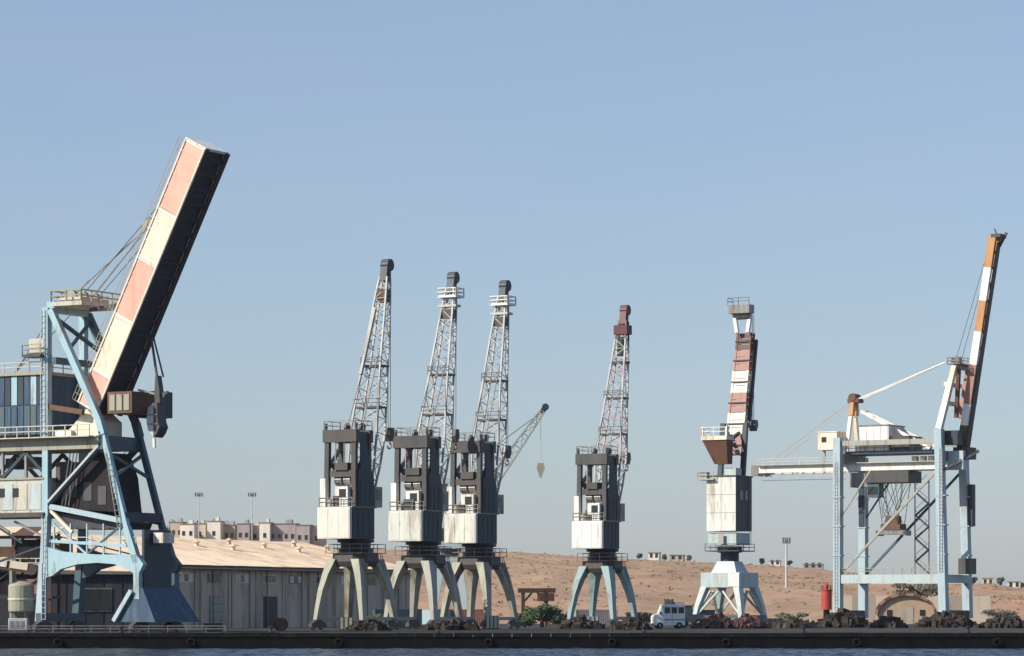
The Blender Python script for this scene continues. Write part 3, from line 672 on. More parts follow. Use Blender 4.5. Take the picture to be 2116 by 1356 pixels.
MB().bar((xl+.5, N, 18.6), (xl+6, N, 26.4), .26).build('knee_brace', M['leg_grey'], g6); MB().bar((xl+.5, Fa, 18.6), (xl+6, Fa, 26.4), .26).build('knee_brace', M['teal_dark'], g6)
for k in range(8):
    x0_ = xl-16+k*2; MB().bar((x0_, N*.42, 26.6), (x0_+1, N*.42, 25.4), .1).bar((x0_+1, N*.42, 25.4), (x0_+2, N*.42, 26.6), .1).build('catenary_bracket', M['mast'], g6)
MB().tube((xl-16, N*.42, 25.3), (xl, N*.42, 25.3), .06, 6).build('festoon_cable', M['rope'], g6)
for y in (-1.4, 1.0): MB().tube((pxt, y, pz1+1.2), b0.lerp(b1, .93) + Vector((-.6,y*.6,0)), .05, 6).build('boom_hoist_rope', M['rope'], g6)
# trolley, driver cab and hanging spreader
B(xl+4.0, xl+12.0, -2.9, 2.9, 24.5, 26.5).build('trolley', M['frame_dark'], g6)
B(xl+.8, xl+4.2, -2.2, 1.4, 23.8, 26.3).build('trolley_winch', M['steel'], g6)
dc = B(xl+4.2, xl+6.4, -2.6, -.4, 22.0, 24.4).build('driver_cab', M['teal_dark'], g6); B(xl+4.4, xl+6.2, -2.66, -2.58, 22.5, 23.8).build('window', M['glass'], dc)
for k in range(5):
    x = xl + 12.5 + k*1.5; B(x, x+.9, -2.6, -1.6, 27.9, 28.9).build('deck_box', M['off_white'] if k % 2 else M['beige'], g6)
sp = thing('container_spreader', 'dark lifting spreader with tangled ropes hanging under the container gantry trolley', 'spreader', loc6, RZ)
m = MB()
for y in (-1.8, 1.8):
    for x in (xl+5.6, xl+10.4): m.tube((x, y, 24.5), (xl+8+(x-xl-8)*.6, y*.8, 17.4), .06, 6); m.tube((x, y, 24.5), (xl+8-(x-xl-8)*.5, y*.8, 17.4), .05, 6)
m.build('hoist_rope', M['rope'], sp)
m = MB().box(xl+6.2, xl+9.8, -1.4, 1.4, 16.4, 17.4); m.box(xl+6.9, xl+9.1, -.9, .9, 17.4, 18.8); m.build('headblock', M['brown'], sp)
m = MB().box(xl+5.2, xl+10.8, -1.2, -.8, 15.6, 16.3).box(xl+5.2, xl+10.8, .8, 1.2, 15.6, 16.3).box(xl+5.2, xl+5.7, -1.2, 1.2, 15.4, 16.3).box(xl+10.3, xl+10.8, -1.2, 1.2, 15.4, 16.3); m.build('spreader_frame', M['steel'], sp)
m = MB()
for k in range(9):
    a = Vector((xl+6.5+rnd.uniform(-1,3.5), rnd.uniform(-1.5,1.5), 24.4)); c = Vector((xl+7+rnd.uniform(-1,2.5), rnd.uniform(-1,1), 18.5))
    mid = (a+c)/2 + Vector((rnd.uniform(-1,1),0,-1)); m.tube(a, mid, .05, 5); m.tube(mid, c, .05, 5)
m.build('cable_loop', M['brown'], sp, kind='stuff')
# stair tower and small cabins
m = MB(); zz = 9.0
for k in range(8):
    x0, x1 = (xl+10.2, xl+12.6) if k % 2 else (xl+12.6, xl+10.2)
    m.bar((x0, Fa-.8, zz), (x1, Fa-.8, zz+2.0), .9, .12); m.bar((x0, Fa-1.3, zz+1), (x1, Fa-1.3, zz+3.0), .07); zz += 2.0
for x in (xl+10.1, xl+12.7): m.bar((x, Fa-.8, 8.6), (x, Fa-.8, 25.5), .16)
m.build('stair_tower', M['steel'], g6)
B(xw+1.2, xw+3.4, -.5, 2.2, 8.7, 11.4).build('sill_cabin', M['frame_dark'], g6)
B(xw+.4, xw+1.5, Fa-.2, Fa+1.2, 17.0, 24.2).build('lift_shaft', M['slate'], g6)
B(xl-.5, xl+.5, Fa-.9, Fa+1.0, 17.2, 26.0).build('cable_duct', M['slate'], g6)

# ---------------------------------------------------------------- big left unloader crane
loc1, LP1 = frame_of(200, 354, RZ)
u = thing('unloader_crane', 'huge pale blue bulk unloader with wide salmon and cream boom raised', 'crane', loc1, RZ)
N, Fa = -3.2, 3.2
def L(px, py, y=N): return LP1(px, py, y)
def far(v): return Vector((v.x, Fa, v.z))
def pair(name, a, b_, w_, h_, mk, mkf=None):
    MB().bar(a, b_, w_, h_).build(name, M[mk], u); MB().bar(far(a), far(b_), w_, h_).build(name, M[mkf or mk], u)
xP = L(97, 900).x
pair('pylon_post', Vector((xP, N, 12.4)), L(97, 636), .75, .75, 'teal')
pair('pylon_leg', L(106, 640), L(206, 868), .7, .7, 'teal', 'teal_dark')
pair('pylon_strut', L(112, 655), L(112, 760) + Vector((2.6,0,0)), .45, .45, 'teal_dark')
MB().bar(L(104,638)+Vector((0,0,.2)), far(L(104,638))+Vector((0,0,.2)), 1.0, 1.2).build('pylon_head', M['teal'], u)
MB().bar(L(112,745), far(L(112,745)), .5, .7).build('pylon_cross_beam', M['teal_dark'], u)
MB().bar(L(140,725), far(L(112,655)), .35).build('pylon_brace', M['teal_dark'], u); MB().bar(L(112,655), far(L(140,725)), .35).build('pylon_brace', M['teal_dark'], u)
z0 = L(110, 634).z
xa = L(106, 630, -3.6).x
m = MB().box(xa, xa+4.1, -3.7, 3.7, z0, z0+.45); m.build('top_platform', M['beige'], u)
MB().rail([(xa,-3.6,z0+.45),(xa+4.0,-3.6,z0+.45),(xa+4.0,3.6,z0+.45),(xa,3.6,z0+.45)], close=True, r=.07, h=1.2).build('top_railing', M['olive'], u)
for k in range(3):
    y = -2.2 + k*2.0; MB().tube((xa+1.6, y-.25, z0+1.1), (xa+1.6, y+.25, z0+1.1), .75, 14).build('top_sheave', M['olive'], u)
B(xa+.6, xa+3.6, -3.0, 1.8, z0+.45, z0+.95).build('sheave_bed', M['beige'], u)
MB().bar((xa+3.6,-1.5,z0-.4), L(250, 628, -1.5), .35).build('boom_latch', M['frame_dark'], u)
# stays
for y in (-1.6, 1.6):
    MB().bar((xa+1.6, y, z0+1.4), L(308, 466, y*.7), .13, .13).build('forestay', M['steel'], u)
MB().bar(L(300,470,-1.3), L(318,458,-1.3), .8, .9).build('stay_anchor', M['olive'], u)
# side service platform
q0 = L(58, 740); q1 = L(96, 695)
m = MB().box(q0.x, q1.x, -4.3, -2.2, q0.z, q0.z+.3); m.build('service_platform', M['frame_dark'], u)
B(q0.x+.5, q1.x, -3.7, -2.4, q0.z+.3, q0.z+2.0).build('service_cabinet', M['beige'], u)
MB().rail([(q1.x,-4.2,q0.z+.3),(q0.x,-4.2,q0.z+.3),(q0.x,-2.3,q0.z+.3)], r=.05).build('service_railing', M['olive'], u)
# machine house (blue), extends out of the picture
zb, zt_ = L(60, 900).z, L(60, 776).z
hx0, hx1 = L(-120, 830, -3.4).x, L(90, 830, -3.4).x
mh = B(hx0, hx1, -3.4, 3.4, zb, zt_).build('machine_house', M['navy'], u)
npan = 16
for k in range(npan):
    for r_ in range(2):
        xx0 = hx0 + (hx1-hx0)*k/npan + .06; xx1 = hx0 + (hx1-hx0)*(k+1)/npan - .06; zz0 = zb + (zt_-zb)*r_/2 + .06; zz1 = zb + (zt_-zb)*(r_+1)/2 - .06
        B(xx0, xx1, -3.48, -3.39, zz0, zz1).build('wall_panel', M[['navy','navy','slate','teal_dark','navy'][(k*3+r_*2+k*k) % 5]] if k not in (11, 14) or r_ == 0 else M['teal'], mh)
B(hx0, hx1+.2, -3.7, 3.7, zt_, zt_+.35).build('roof', M['olive'], mh)
MB().rail([(hx0,-3.6,zt_+.35),(hx1,-3.6,zt_+.35),(hx1,3.6,zt_+.35)], r=.05).build('roof_railing', M['beige'], mh)
# main girder with walkway
gz = L(100, 918).z
pair('main_girder', Vector((hx0, N, gz)), Vector((L(208, 915).x, N, gz)), .8, 1.3, 'olive')
MB().bar((L(208,915).x, N-.3, gz), (L(208,915).x, Fa+.5, gz), .9, 1.5, side=(1,0,0)).build('girder_end_beam', M['teal_dark'], u)
m = MB().box(hx0, L(200,915).x, N-1.4, N-.42, gz+.6, gz+.72); m.build('walkway', M['beige'], u)
MB().rail([(hx0, N-1.3, gz+.72), (L(200,915).x, N-1.3, gz+.72)], r=.05, h=1.15).build('walkway_railing', M['beige'], u)
# cream rear end of the boom structure
poly = [(L(178,845,-2.4).x, L(178,845,-2.4).z), (L(203,870,-2.4).x, L(203,870,-2.4).z), (L(203,905,-2.4).x, gz+.7), (L(128,905,-2.4).x, gz+.7), (L(150,880,-2.4).x, L(150,880,-2.4).z)]
MB().prism(poly, -2.4, 1.8).build('hinge_housing', M['cream'], u)
B(L(100,900,-2.6).x, L(150,900,-2.6).x, -2.9, -1.2, gz+.75, gz+1.5).build('rope_drum_cover', M['off_white'], u)
MB().bar(L(97,840), L(172,852), .5, .55).build('hinge_tie', M['brown'], u)
# boom
bA, bB = L(205, 845, 0), L(428, 302, 0)
boo = bpy.data.objects.new('boom', None); COL.objects.link(boo); boo.parent = u
bd = (bB - bA).normalized(); bh = Vector((bd.z, 0, -bd.x))      # bh: towards the underside
BW, BH = 4.2, 2.9
segs = [(0,.13,'salmon'),(.13,.34,'cream'),(.34,.56,'salmon'),(.56,.745,'cream'),(.745,1.0,'salmon')]
def boom_box(t0, t1, y0, y1, h0, h1):
    m = MB(); vs = []
    for t in (t0, t1):
        c = bA.lerp(bB, t)
        vs += [c + bh*h0 + Vector((0,y0,0)), c + bh*h0 + Vector((0,y1,0)), c + bh*h1 + Vector((0,y1,0)), c + bh*h1 + Vector((0,y0,0))]
    return m.add(vs, [(0,1,2,3),(4,7,6,5),(0,4,5,1),(1,5,6,2),(2,6,7,3),(3,7,4,0)])
for t0, t1, mk in segs:
    for s in (-1, 1):
        y0, y1 = (-BW/2, -BW/2+.45) if s < 0 else (BW/2-.45, BW/2)
        boom_box(t0, t1, y0, y1, -BH/2, BH/2).build('boom_girder', M[mk], boo)
    boom_box(t0, t1, -BW/2+.45, BW/2-.45, -BH/2+.05, -BH/2+.25).build('boom_deck', M[mk], boo)
    for f_ in (0.02, .98):
        t = t0 + (t1-t0)*f_; boom_box(t-.003, t+.003, -BW/2-.05, -BW/2+.02, -BH/2, BH/2).build('boom_seam', M['off_white'], boo)
for h_ in (-BH/2, BH/2-.18): boom_box(.0, 1.0, -BW/2-.10, -BW/2-.0, h_, h_+.18).build('boom_flange', M['cream'], boo)
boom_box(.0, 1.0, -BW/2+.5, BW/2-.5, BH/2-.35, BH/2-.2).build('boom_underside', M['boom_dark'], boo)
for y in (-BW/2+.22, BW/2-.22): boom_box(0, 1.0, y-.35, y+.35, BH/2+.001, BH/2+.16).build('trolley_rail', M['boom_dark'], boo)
for k in range(18):
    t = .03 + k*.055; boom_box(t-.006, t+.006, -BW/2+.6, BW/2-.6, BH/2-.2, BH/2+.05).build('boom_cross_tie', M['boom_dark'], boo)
boom_box(.995, 1.004, -BW/2, BW/2, -BH/2, BH/2).build('boom_end_plate', M['cw_white'], boo)
for k in range(1, 24):
    t = k/24; boom_box(t-.0022, t+.0022, -BW/2-.05, -BW/2+.02, -BH/2+.2, BH/2-.2).build('boom_stiffener', M[[mk for t0, t1, mk in segs if t0 <= t <= t1][0]], boo)
m = MB()
for k in range(40):
    c = bA.lerp(bB, k/40) - bh*BH/2 + Vector((0,-BW/2+.1,0)); m.bar(c, c - bh*.9, .05)
for h_ in (.5, .9): m.bar(bA - bh*(BH/2+h_) + Vector((0,-BW/2+.1,0)), bB - bh*(BH/2+h_) + Vector((0,-BW/2+.1,0)), .05)
m.build('boom_railing', M['olive'], boo)
for t in (.20, .62): boom_box(t-.006, t+.006, -.5, .6, -BH/2-.9, -BH/2+.1).build('boom_lamp', M['olive'], boo)
# hinge block under the boom
k0 = L(222, 855, -2.6); 
m = MB().box(k0.x, k0.x+3.2, -2.6, 2.6, k0.z, k0.z+2.3); m.build('hinge_block', M['brown'], u)
for k in range(3): B(k0.x+.3+k*.95, k0.x+1.0+k*.95, -2.68, -2.58, k0.z+.3, k0.z+2.0).build('hinge_panel', M['olive'], u)
m = MB().box(k0.x+.2, k0.x+3.0, 2.2, 5.0, k0.z-.2, k0.z+2.6); m.build('driver_cab', M['slate'], u)
# lower structure
legT, legM, legB = L(214, 898), L(262, 1090), L(285, 1165)
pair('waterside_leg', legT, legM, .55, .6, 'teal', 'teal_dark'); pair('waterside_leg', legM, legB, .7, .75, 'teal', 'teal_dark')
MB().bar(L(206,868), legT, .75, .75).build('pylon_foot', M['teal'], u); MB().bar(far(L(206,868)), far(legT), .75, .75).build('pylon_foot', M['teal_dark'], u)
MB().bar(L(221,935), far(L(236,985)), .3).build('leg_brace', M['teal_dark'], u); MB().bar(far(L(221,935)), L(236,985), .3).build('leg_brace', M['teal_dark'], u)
m = MB().bar(L(256,1068), far(L(256,1068)), .8, 1.0, side=(1,0,0)); m.build('leg_cross_beam', M['slate'], u)
pair('landside_brace', L(205,925), L(98,1045), .55, .55, 'teal_dark'); MB().bar(L(203,921,N-.35), L(97,1040,N-.35), .2, .25).build('brace_ladder', M['mast'], u)
pair('lower_tie', L(95,1045), L(262,1078), .5, .55, 'pale_blue', 'teal_dark')
MB().bar(L(98,1048), L(150,1100), .35).build('lower_brace', M['cream'], u)
m = MB().prism([(L(x,y,-2.2).x, L(x,y,-2.2).z) for x, y in ((200,935),(112,1040),(135,1052),(240,1058),(232,985),(215,935))], -2.2, 2.4); m.build('hopper', M['hopper'], u)
for k in range(3): 
    p_ = L(150+k*30, 1000+ k*8, -2.25); B(p_.x-.5, p_.x+.6, -2.27, -2.18, p_.z-1.4, p_.z+.6).build('hopper_plate', M['frame_dark'], u)
m = MB().prism([(L(x,y,-2.6).x, L(x,y,-2.6).z) for x, y in ((104,1058),(255,1080),(250,1093),(138,1093))], -2.6, 2.6); m.build('hopper_throat', M['boom_dark'], u)
# left truss and operator house
for k in range(4):
    x0, x1 = -90 + k*48, -90 + (k+1)*48
    a, c = (L(x0, 935), L(x1, 988)) if k % 2 else (L(x0, 988), L(x1, 935))
    MB().bar(a, c, .35).build('truss_brace', M['slate'], u); MB().bar(far(a), far(c), .35).build('truss_brace', M['slate'], u)
    MB().bar(L(x1, 935), L(x1, 988), .28).build('truss_post', M['steel'], u)
oh0, oh1 = L(-60, 1060, -3.5).x, L(90, 1060, -3.5).x; oz0, oz1 = L(40,1060).z, L(40,992).z
oh = B(oh0, oh1, -3.5, 2.0, oz0, oz1).build('operator_house', M['beige'], u)
for k in range(5):
    xx = oh0 + .35 + k*(oh1-oh0-.4)/5; B(xx, xx+(oh1-oh0)/5-.35, -3.57, -3.49, oz0+.3, oz1-.4).build('house_panel', M['beige'] if k % 2 else M['pale_green'], oh)
for k in range(2):
    xx = oh0 + 3.9 + k*1.9; B(xx, xx+.8, -3.62, -3.56, oz0+1.7, oz1-.9).build('window', M['glass'], oh)
B(oh0-.2, oh1+.2, -3.8, 2.2, oz0-.5, oz0).build('house_base', M['frame_dark'], u)
B(oh0-.1, oh1+.1, -3.65, 2.1, oz1, oz1+.2).build('roof', M['olive'], oh)
# portal
for k in range(5): MB().bar(L(112+k*34,1082), L(112+k*34,1146), .16).build('portal_hanger', M['teal'], u)
MB().bar(L(112,1084), L(180,1146), .2).build('portal_diagonal', M['pale_blue'], u); MB().bar(L(180,1146), L(250,1086), .2).build('portal_diagonal', M['teal_dark'], u)
MB().bar(L(98,1118), L(262,1128), .22, .3).build('service_beam', M['teal'], u)
arch = [(100,1150),(100,1130),(130,1140),(200,1146),(285,1146),(300,1166),(288,1190),(270,1178),(240,1166),(205,1163),(165,1166),(130,1176),(112,1190),(96,1195)]
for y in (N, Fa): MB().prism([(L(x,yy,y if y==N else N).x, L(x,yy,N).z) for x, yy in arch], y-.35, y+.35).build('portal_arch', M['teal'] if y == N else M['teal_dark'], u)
MB().bar(L(92,1150)+Vector((0,0,-.2)), far(L(92,1150)), .8, 1.0, side=(1,0,0)).build('portal_cross_beam', M['teal_dark'], u)
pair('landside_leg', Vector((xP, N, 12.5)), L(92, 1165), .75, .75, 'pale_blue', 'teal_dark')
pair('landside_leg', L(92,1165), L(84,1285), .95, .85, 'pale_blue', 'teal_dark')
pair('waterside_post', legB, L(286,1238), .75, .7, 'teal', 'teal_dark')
xe = legB.x
B(xe+.3, xe+.6, N+.3, Fa-1.3, L(286,1230).z, legB.z+3.6).build('end_wall', M['slate'], u)
bx = B(xe+.8, xe+2.1, -1.6, .4, legB.z+2.2, legB.z+3.3).build('switch_box', M['off_white'], u)
# flared foot
zf, zb0 = L(286,1238).z, 1.1
MB().loft([[(xe-2.4, N-.5, zb0),(xe+2.6, N-.5, zb0),(xe+2.6, Fa+1.2, zb0),(xe-2.4, Fa+1.2, zb0)], [(xe-.5, N-.3, zf+1.2),(xe+.8, N-.3, zf+1.2),(xe+.8, Fa-.2, zf+1.2),(xe-.5, Fa-.2, zf+1.2)]]).build('waterside_carriage', M['navy'], u)
MB().bar((xe-.45,N-.55,zf+.9),(xe-2.6,N-.75,zb0+.1),.35,.45).build('carriage_lit_edge', M['pale_blue'], u)  # pale bar added to draw the sunlit left edge of the foot
for y in (N+.2, Fa): bogie(u, xe, y, 'y'); bogie(u, L(86,1280).x, y, 'y')
MB().bar((L(86,1280).x, N-.5, 1.6), (L(86,1280).x, Fa+.5, 1.6), .8, .9, side=(1,0,0)).build('sill_beam', M['teal_dark'], u)
m = MB().rail([L(160,1150)+Vector((0,0,1.0)), L(280,1150)+Vector((0,0,1.0))], r=.05); m.build('portal_railing', M['pale_blue'], u)

# ladders, ropes and pipes on the unloader
def ladder(a, b_, side, name='ladder', mk='mast'):
    a = Vector(a); b_ = Vector(b_); sd_ = Vector(side)*.25; m = MB(); m.bar(a-sd_, b_-sd_, .07); m.bar(a+sd_, b_+sd_, .07)
    n_ = int((b_-a).length/.6)
    for k in range(n_): c = a.lerp(b_, k/n_); m.bar(c-sd_, c+sd_, .05)
    m.build(name, M[mk], u)
ladder(L(88,905,-3.7), L(88,640,-3.7), (1,0,0)); ladder(L(90,1280,-3.75), L(90,1065,-3.75), (1,0,0))
ladder(L(247,1090,-3.6), L(222,935,-3.6), (1,0,0), mk='steel')
for y in (-2.4, -1.2, 1.4): MB().tube((xa+.8, y, z0+1.2), L(30, 772, y), .05, 6).build('hoist_rope', M['rope'], u)
for y in (-1.4, 1.4): MB().tube((xa+2.2, y, z0+1.0), bA.lerp(bB, .78) - bh*BH*.5 + Vector((0,y,0)), .045, 6).build('hoist_rope', M['rope'], u)
for k in range(3): MB().tube(L(150+k*7,905,-3.0), L(128+k*7,1045,-3.0), .07, 6).build('pipe', M['steel'], u)
for k, (x0, y0, x1, y1) in enumerate(((0,1092,46,1122),(30,1078,92,1110),(0,1160,90,1128),(-30,1070,20,1100))): MB().bar(L(x0,y0,-2.9), L(x1,y1,-2.9), .22).build('truss_bar', M['steel' if k % 2 else 'slate'], u)
for x_, y_, w_, h_, mk in ((112,1118,22,26,'brown'),(60,945,26,24,'frame_dark'),(16,948,20,22,'slate'),(120,955,34,40,'frame_dark'),(128,915,26,14,'off_white')):
    p_ = L(x_, y_, -1.2); B(p_.x, p_.x+w_/19.3, -1.6, .6, p_.z-h_/19.3, p_.z).build('equipment_box', M[mk], u)
m = MB()
for k in range(4):
    x0, x1 = (225, 262) if k % 2 else (262, 225)
    m.bar(L(x0+18,1064-k*34,2.6), L(x1+18,1030-k*34,2.6), .6, .08); m.bar(L(x0+18,1052-k*34,2.2), L(x1+18,1018-k*34,2.2), .06)
m.build('stair', M['steel'], u)

# grab hanging beside the boom
gp = L(326, 860, .5)
gr = thing('clamshell_grab', 'grey clamshell grab hanging from the underside of the raised salmon boom', 'grab', loc1, RZ)
m = MB().bar(L(313,700,.5), gp + Vector((-.1,0,4.2)), .2).bar(L(318,700,1.3), gp + Vector((.3,.6,4.2)), .14); m.build('hanger', M['frame_dark'], gr)
MB().bar(L(286,806,.5), gp + Vector((.9,0,2.1)), .22).build('guide_arm', M['steel'], gr)
m = MB().prism([(gp.x-.1,gp.z+1.4),(gp.x+.55,gp.z+1.4),(gp.x+.5,gp.z+2.6),(gp.x+.2,gp.z+4.3),(gp.x-.05,gp.z+4.3),(gp.x-.15,gp.z+2.6)],.1,.9); m.build('grab_head', M['frame_dark'], gr)
MB().bar((gp.x+.15,.5,gp.z+2.1),(gp.x+1.35,.5,gp.z+2.5),.3).build('head_lever', M['frame_dark'], gr)
for s in (-1, 1):
    q = ((.05,1.3),(.75,.9),(.95,-.6),(.75,-1.5),(.05,-2.3)) if s < 0 else ((.0,1.4),(.42,1.3),(.5,-.6),(.75,-1.2),(.4,-1.9),(.0,-2.3))
    m = MB().prism([(gp.x+.12+s*x,gp.z+z) for x, z in q],-.4,1.2); m.build('shell', M['mast'] if s < 0 else M['frame_dark'], gr)
    for z in (-.9,.1): MB().bar((gp.x+.12+s*.1,-.43,gp.z+z),(gp.x+.12+s*(.8 if s<0 else .45),-.43,gp.z+z),.12).build('shell_rib', M['steel'], gr)
MB().bar((gp.x+.1,-.3,gp.z-2.4),(gp.x+.15,-.3,gp.z-3.4),.25).build('tooth', M['off_white'], gr)

# ---------------------------------------------------------------- pale crane behind, with lower jib
Y7 = 566.0; p7 = at(930, HOR, Y7)
c7 = thing('luffing_crane', 'pale mint tower crane half hidden behind the grey cranes, thin jib slanting right', 'crane', (p7.x, Y7, 0), 0)
for sx in (-1, 1):
    for sy in (-1, 1):
        MB().bar((sx*3.0, sy*3.0, .9), (sx*1.5, sy*1.5, 10.5), .8, .8, 1.4).build('leg', M['pale_green'], c7); bogie(c7, sx*3, sy*3)
B(-2.6, 2.6, -2.6, 2.6, 10.3, 11.6).build('portal_head', M['pale_green'], c7)
MB().lathe([(1.6,11.6),(1.6,12.6),(2.0,12.7),(2.0,13.2)], 20).build('slewing_ring', M['frame_dark'], c7)
B(-2.0, 2.2, -2.2, 2.2, 13.2, 17.5).build('machine_house', M['pale_green'], c7)
B(-1.4, -.6, -2.3, -2.15, 14.5, 16.6).build('door', M['frame_dark'], c7)
for x in (-1.6, 1.2):
    for y in (-1.4, 1.4): MB().bar((x, y, 17.5), (x*.4, y*.6, 24.5), .5).build('tower_column', M['pale_green'] if x > 0 else M['frame_dark'], c7)
B(-1.0, .9, -1.2, 1.2, 24.3, 25.2).build('tower_head', M['pale_green'], c7)
P, T = Vector((1.6, 0, 16.5)), at(1121, 850, Y7) - Vector((p7.x, Y7, 0)); T.y = 0
d = (T-P).normalized(); hd = Vector((-d.z,0,d.x)); wd = Vector((0,1,0))
lattice(c7, 'jib', [(P.lerp(T,a), wd, w_, hd, h_) for a, w_, h_ in ((0,2.4,.8),(.2,2.4,1.9),(.45,2.1,1.8),(.7,1.7,1.4),(.9,1.2,1.0),(1,.8,.7))], ['leg_grey']*5, .26, .12, 2)
m = MB().bar(T-d*.3, T+d*1.0, .9, .9); m.tube(T+d*.9+Vector((0,-.5,0)), T+d*.9+Vector((0,.5,0)), .6, 12); m.build('jib_head', M['slate'], c7)
m = MB()
for y in (-.8,.8): m.tube((0,y,25), P.lerp(T,.95)+hd*.4+Vector((0,y*.5,0)), .05, 6)
m.build('luffing_rope', M['rope'], c7)
hz = at(1118, 968, Y7).z; hx = T.x - .3
m = MB().tube((hx,-.1,T.z),(hx,-.1,hz+.8),.035,5); m.build('hoist_rope', M['mast'], c7)
MB().prism([(hx-.5,hz+.9),(hx+.5,hz+.9),(hx+.7,hz),(hx+.15,hz-1.6),(hx-.15,hz-1.6),(hx-.7,hz)],-.4,.3).build('hook_block', M['olive'], c7)

# ---------------------------------------------------------------- sheds and machines low on the left
ds = thing('slate_shed', 'dark slate shed standing under the unloader portal', 'shed', (at(60, HOR, 385).x, 385, 0), R(8))
B(-8.6, 17.5, 0, 8, 0, 6.6).build('wall', M['shed_blue'], ds)
for k in range(-4, 8): B(.1+k*2.18, 2.1+k*2.18, -.07, .02, .1, 6.4).build('cladding_panel', M['shed_blue'] if k % 3 else M['slate'], ds)
f = B(5.6, 9.6, -.16, -.06, 2.2, 5.0).build('window', M['steel'], ds)
for k in range(3): B(5.75+k*1.27, 6.9+k*1.27, -.2, -.15, 2.35, 4.85).build('pane', M['glass'], f)
B(12.6, 13.6, -.14, -.05, 0, 2.2).build('door', M['navy'], ds)
MB().prism([(-9,6.6),(17.9,6.6),(17.9,6.85),(-9,7.3)],-.5,8.4).build('roof', M['roof_grey'], ds)

cv = thing('conveyor_gallery', 'inclined conveyor gallery with cream cladding at the left edge', 'conveyor', (at(-20, HOR, 362).x, 362, 0), R(-5))
m = MB().bar((-14,0,9.6),(4.6,0,6.9),1.9,1.0,side=(0,1,0)); m.build('gallery', M['brown'], cv)
for k in range(8): MB().bar(Vector((-14,-1.0,9.8)).lerp(Vector((4.6,-1.0,7.1)), k/8+.01), Vector((-14,-1.0,9.8)).lerp(Vector((4.6,-1.0,7.1)), (k+1)/8-.01), .12, .8).build('cladding_panel', M['cream'] if k % 2 else M['off_white'], cv)
for x in (-12, -5, 2.5):
    for y in (-.8, .8): MB().bar((x, y, 0), (x, y, 8.2), .3).build('trestle_post', M['leg_grey'], cv)
    MB().bar((x,-.8,2),(x,.8,6.5),.16).build('trestle_brace', M['steel'], cv)
MB().rail([(-14,-1.1,10.4),(4.6,-1.1,7.6)], r=.05).build('gallery_railing', M['brown'], cv)
MB().tube((4.8,-1.0,6.8),(4.8,1.0,6.8),.6,14).build('end_drum', M['frame_dark'], cv)

tk = thing('storage_tank', 'squat olive tank on short legs beside the left crane leg', 'tank', (at(44, HOR, 356).x, 356, 0), 0)
MB().lathe([(.4,1.6),(1.35,2.2),(1.4,2.3),(1.4,5.0),(1.3,5.15),(.2,5.5)], 20).build('tank_body', M['olive'], tk)
for a in range(4): MB().bar((1.0*math.cos(a*1.57+.78),1.0*math.sin(a*1.57+.78),0),(1.0*math.cos(a*1.57+.78),1.0*math.sin(a*1.57+.78),2.3),.18).build('leg', M['steel'], tk)
MB().lathe([(1.44,3.4),(1.46,3.45),(1.46,3.6),(1.44,3.65)], 20).build('hoop', M['beige'], tk)
MB().tube((0,-.2,1.7),(0,-.2,.5),.14,8).build('outlet_pipe', M['steel'], tk)

gs = thing('generator_skid', 'small pale grey generator box standing on quay at far left', 'generator', (at(38, HOR, 348).x, 348, 0), 0)
B(-1.0, 1.0, -.5, .5, .25, 1.5).build('housing', M['mast'], gs, bevel=.04)
B(-1.1,1.1,-.55,-.35,.05,.25).build('skid_rail', M['frame_dark'], gs); B(-1.1,1.1,.35,.55,.05,.25).build('skid_rail', M['frame_dark'], gs)
for k in range(3): B(-.8+k*.55,-.4+k*.55,-.53,-.49,.5,1.2).build('louvre', M['steel'], gs)
MB().tube((.7,0,1.5),(.7,0,2.2),.07,8).build('exhaust', M['frame_dark'], gs)

# low kerb rail along the quay front on the left
kr = thing('quay_barrier', 'low dark steel barrier along the quay front at left', 'barrier', (0, 344, 0), 0)
for z in (.4, .7): MB().bar((-58, 0, z), (-30, 0, z), .06, .09).build('rail', M['steel'], kr)
for k in range(15): MB().bar((-58+k*2, 0, 0), (-58+k*2, 0, .75), .08).build('post', M['steel'], kr)

# ---------------------------------------------------------------- things on the quay
def van(px, Y):
    p = at(px, HOR, Y); v = thing('van', 'white high-roofed van standing between the red-tipped crane and pale portal crane', 'van', (p.x, Y, 0), R(8))
    MB().prism([(-2.2,.45),(2.1,.45),(2.1,3.1),(1.95,3.25),(-.9,3.25),(-1.35,2.0),(-2.1,1.75),(-2.2,1.5)],-1.0,1.0).build('body', M['van_white'], v)
    MB().prism([(-.95,3.0),(-1.3,2.05),(-1.25,2.03),(-.9,2.98)],-.85,.85).build('windscreen', M['glass'], v)
    for k in range(3): B(-.7+k*.95,.05+k*.95,-1.03,-.98,2.05,2.85).build('side_window', M['glass'], v)
    B(-2.28,-2.15,-1.0,1.0,.4,.7).build('bumper', M['frame_dark'], v)
    B(.35,.38,-1.015,-.99,.7,3.0).build('door_seam', M['frame_dark'], v); B(-.75,2.05,-1.02,-.99,1.1,1.25).build('side_trim', M['steel'], v)
    B(-1.35,-1.15,-1.25,-1.0,1.9,2.25).build('mirror', M['frame_dark'], v); B(2.1,2.14,-.9,-.6,1.0,1.7).build('tail_light', M['beacon_red'], v)
    MB().rail([(-.7,-.9,3.25),(1.9,-.9,3.25)], h=.25, step=.6, r=.025).build('roof_rack', M['steel'], v)
    for y in (-.7,.7): MB().tube((-2.25,y,1.15),(-2.15,y,1.15),.14,10).build('headlight', M['mast'], v)
    wheels(v, ((-1.3,-.9),(-1.3,.9),(1.3,-.9),(1.3,.9)), .42, .26)
van(1381, 440)

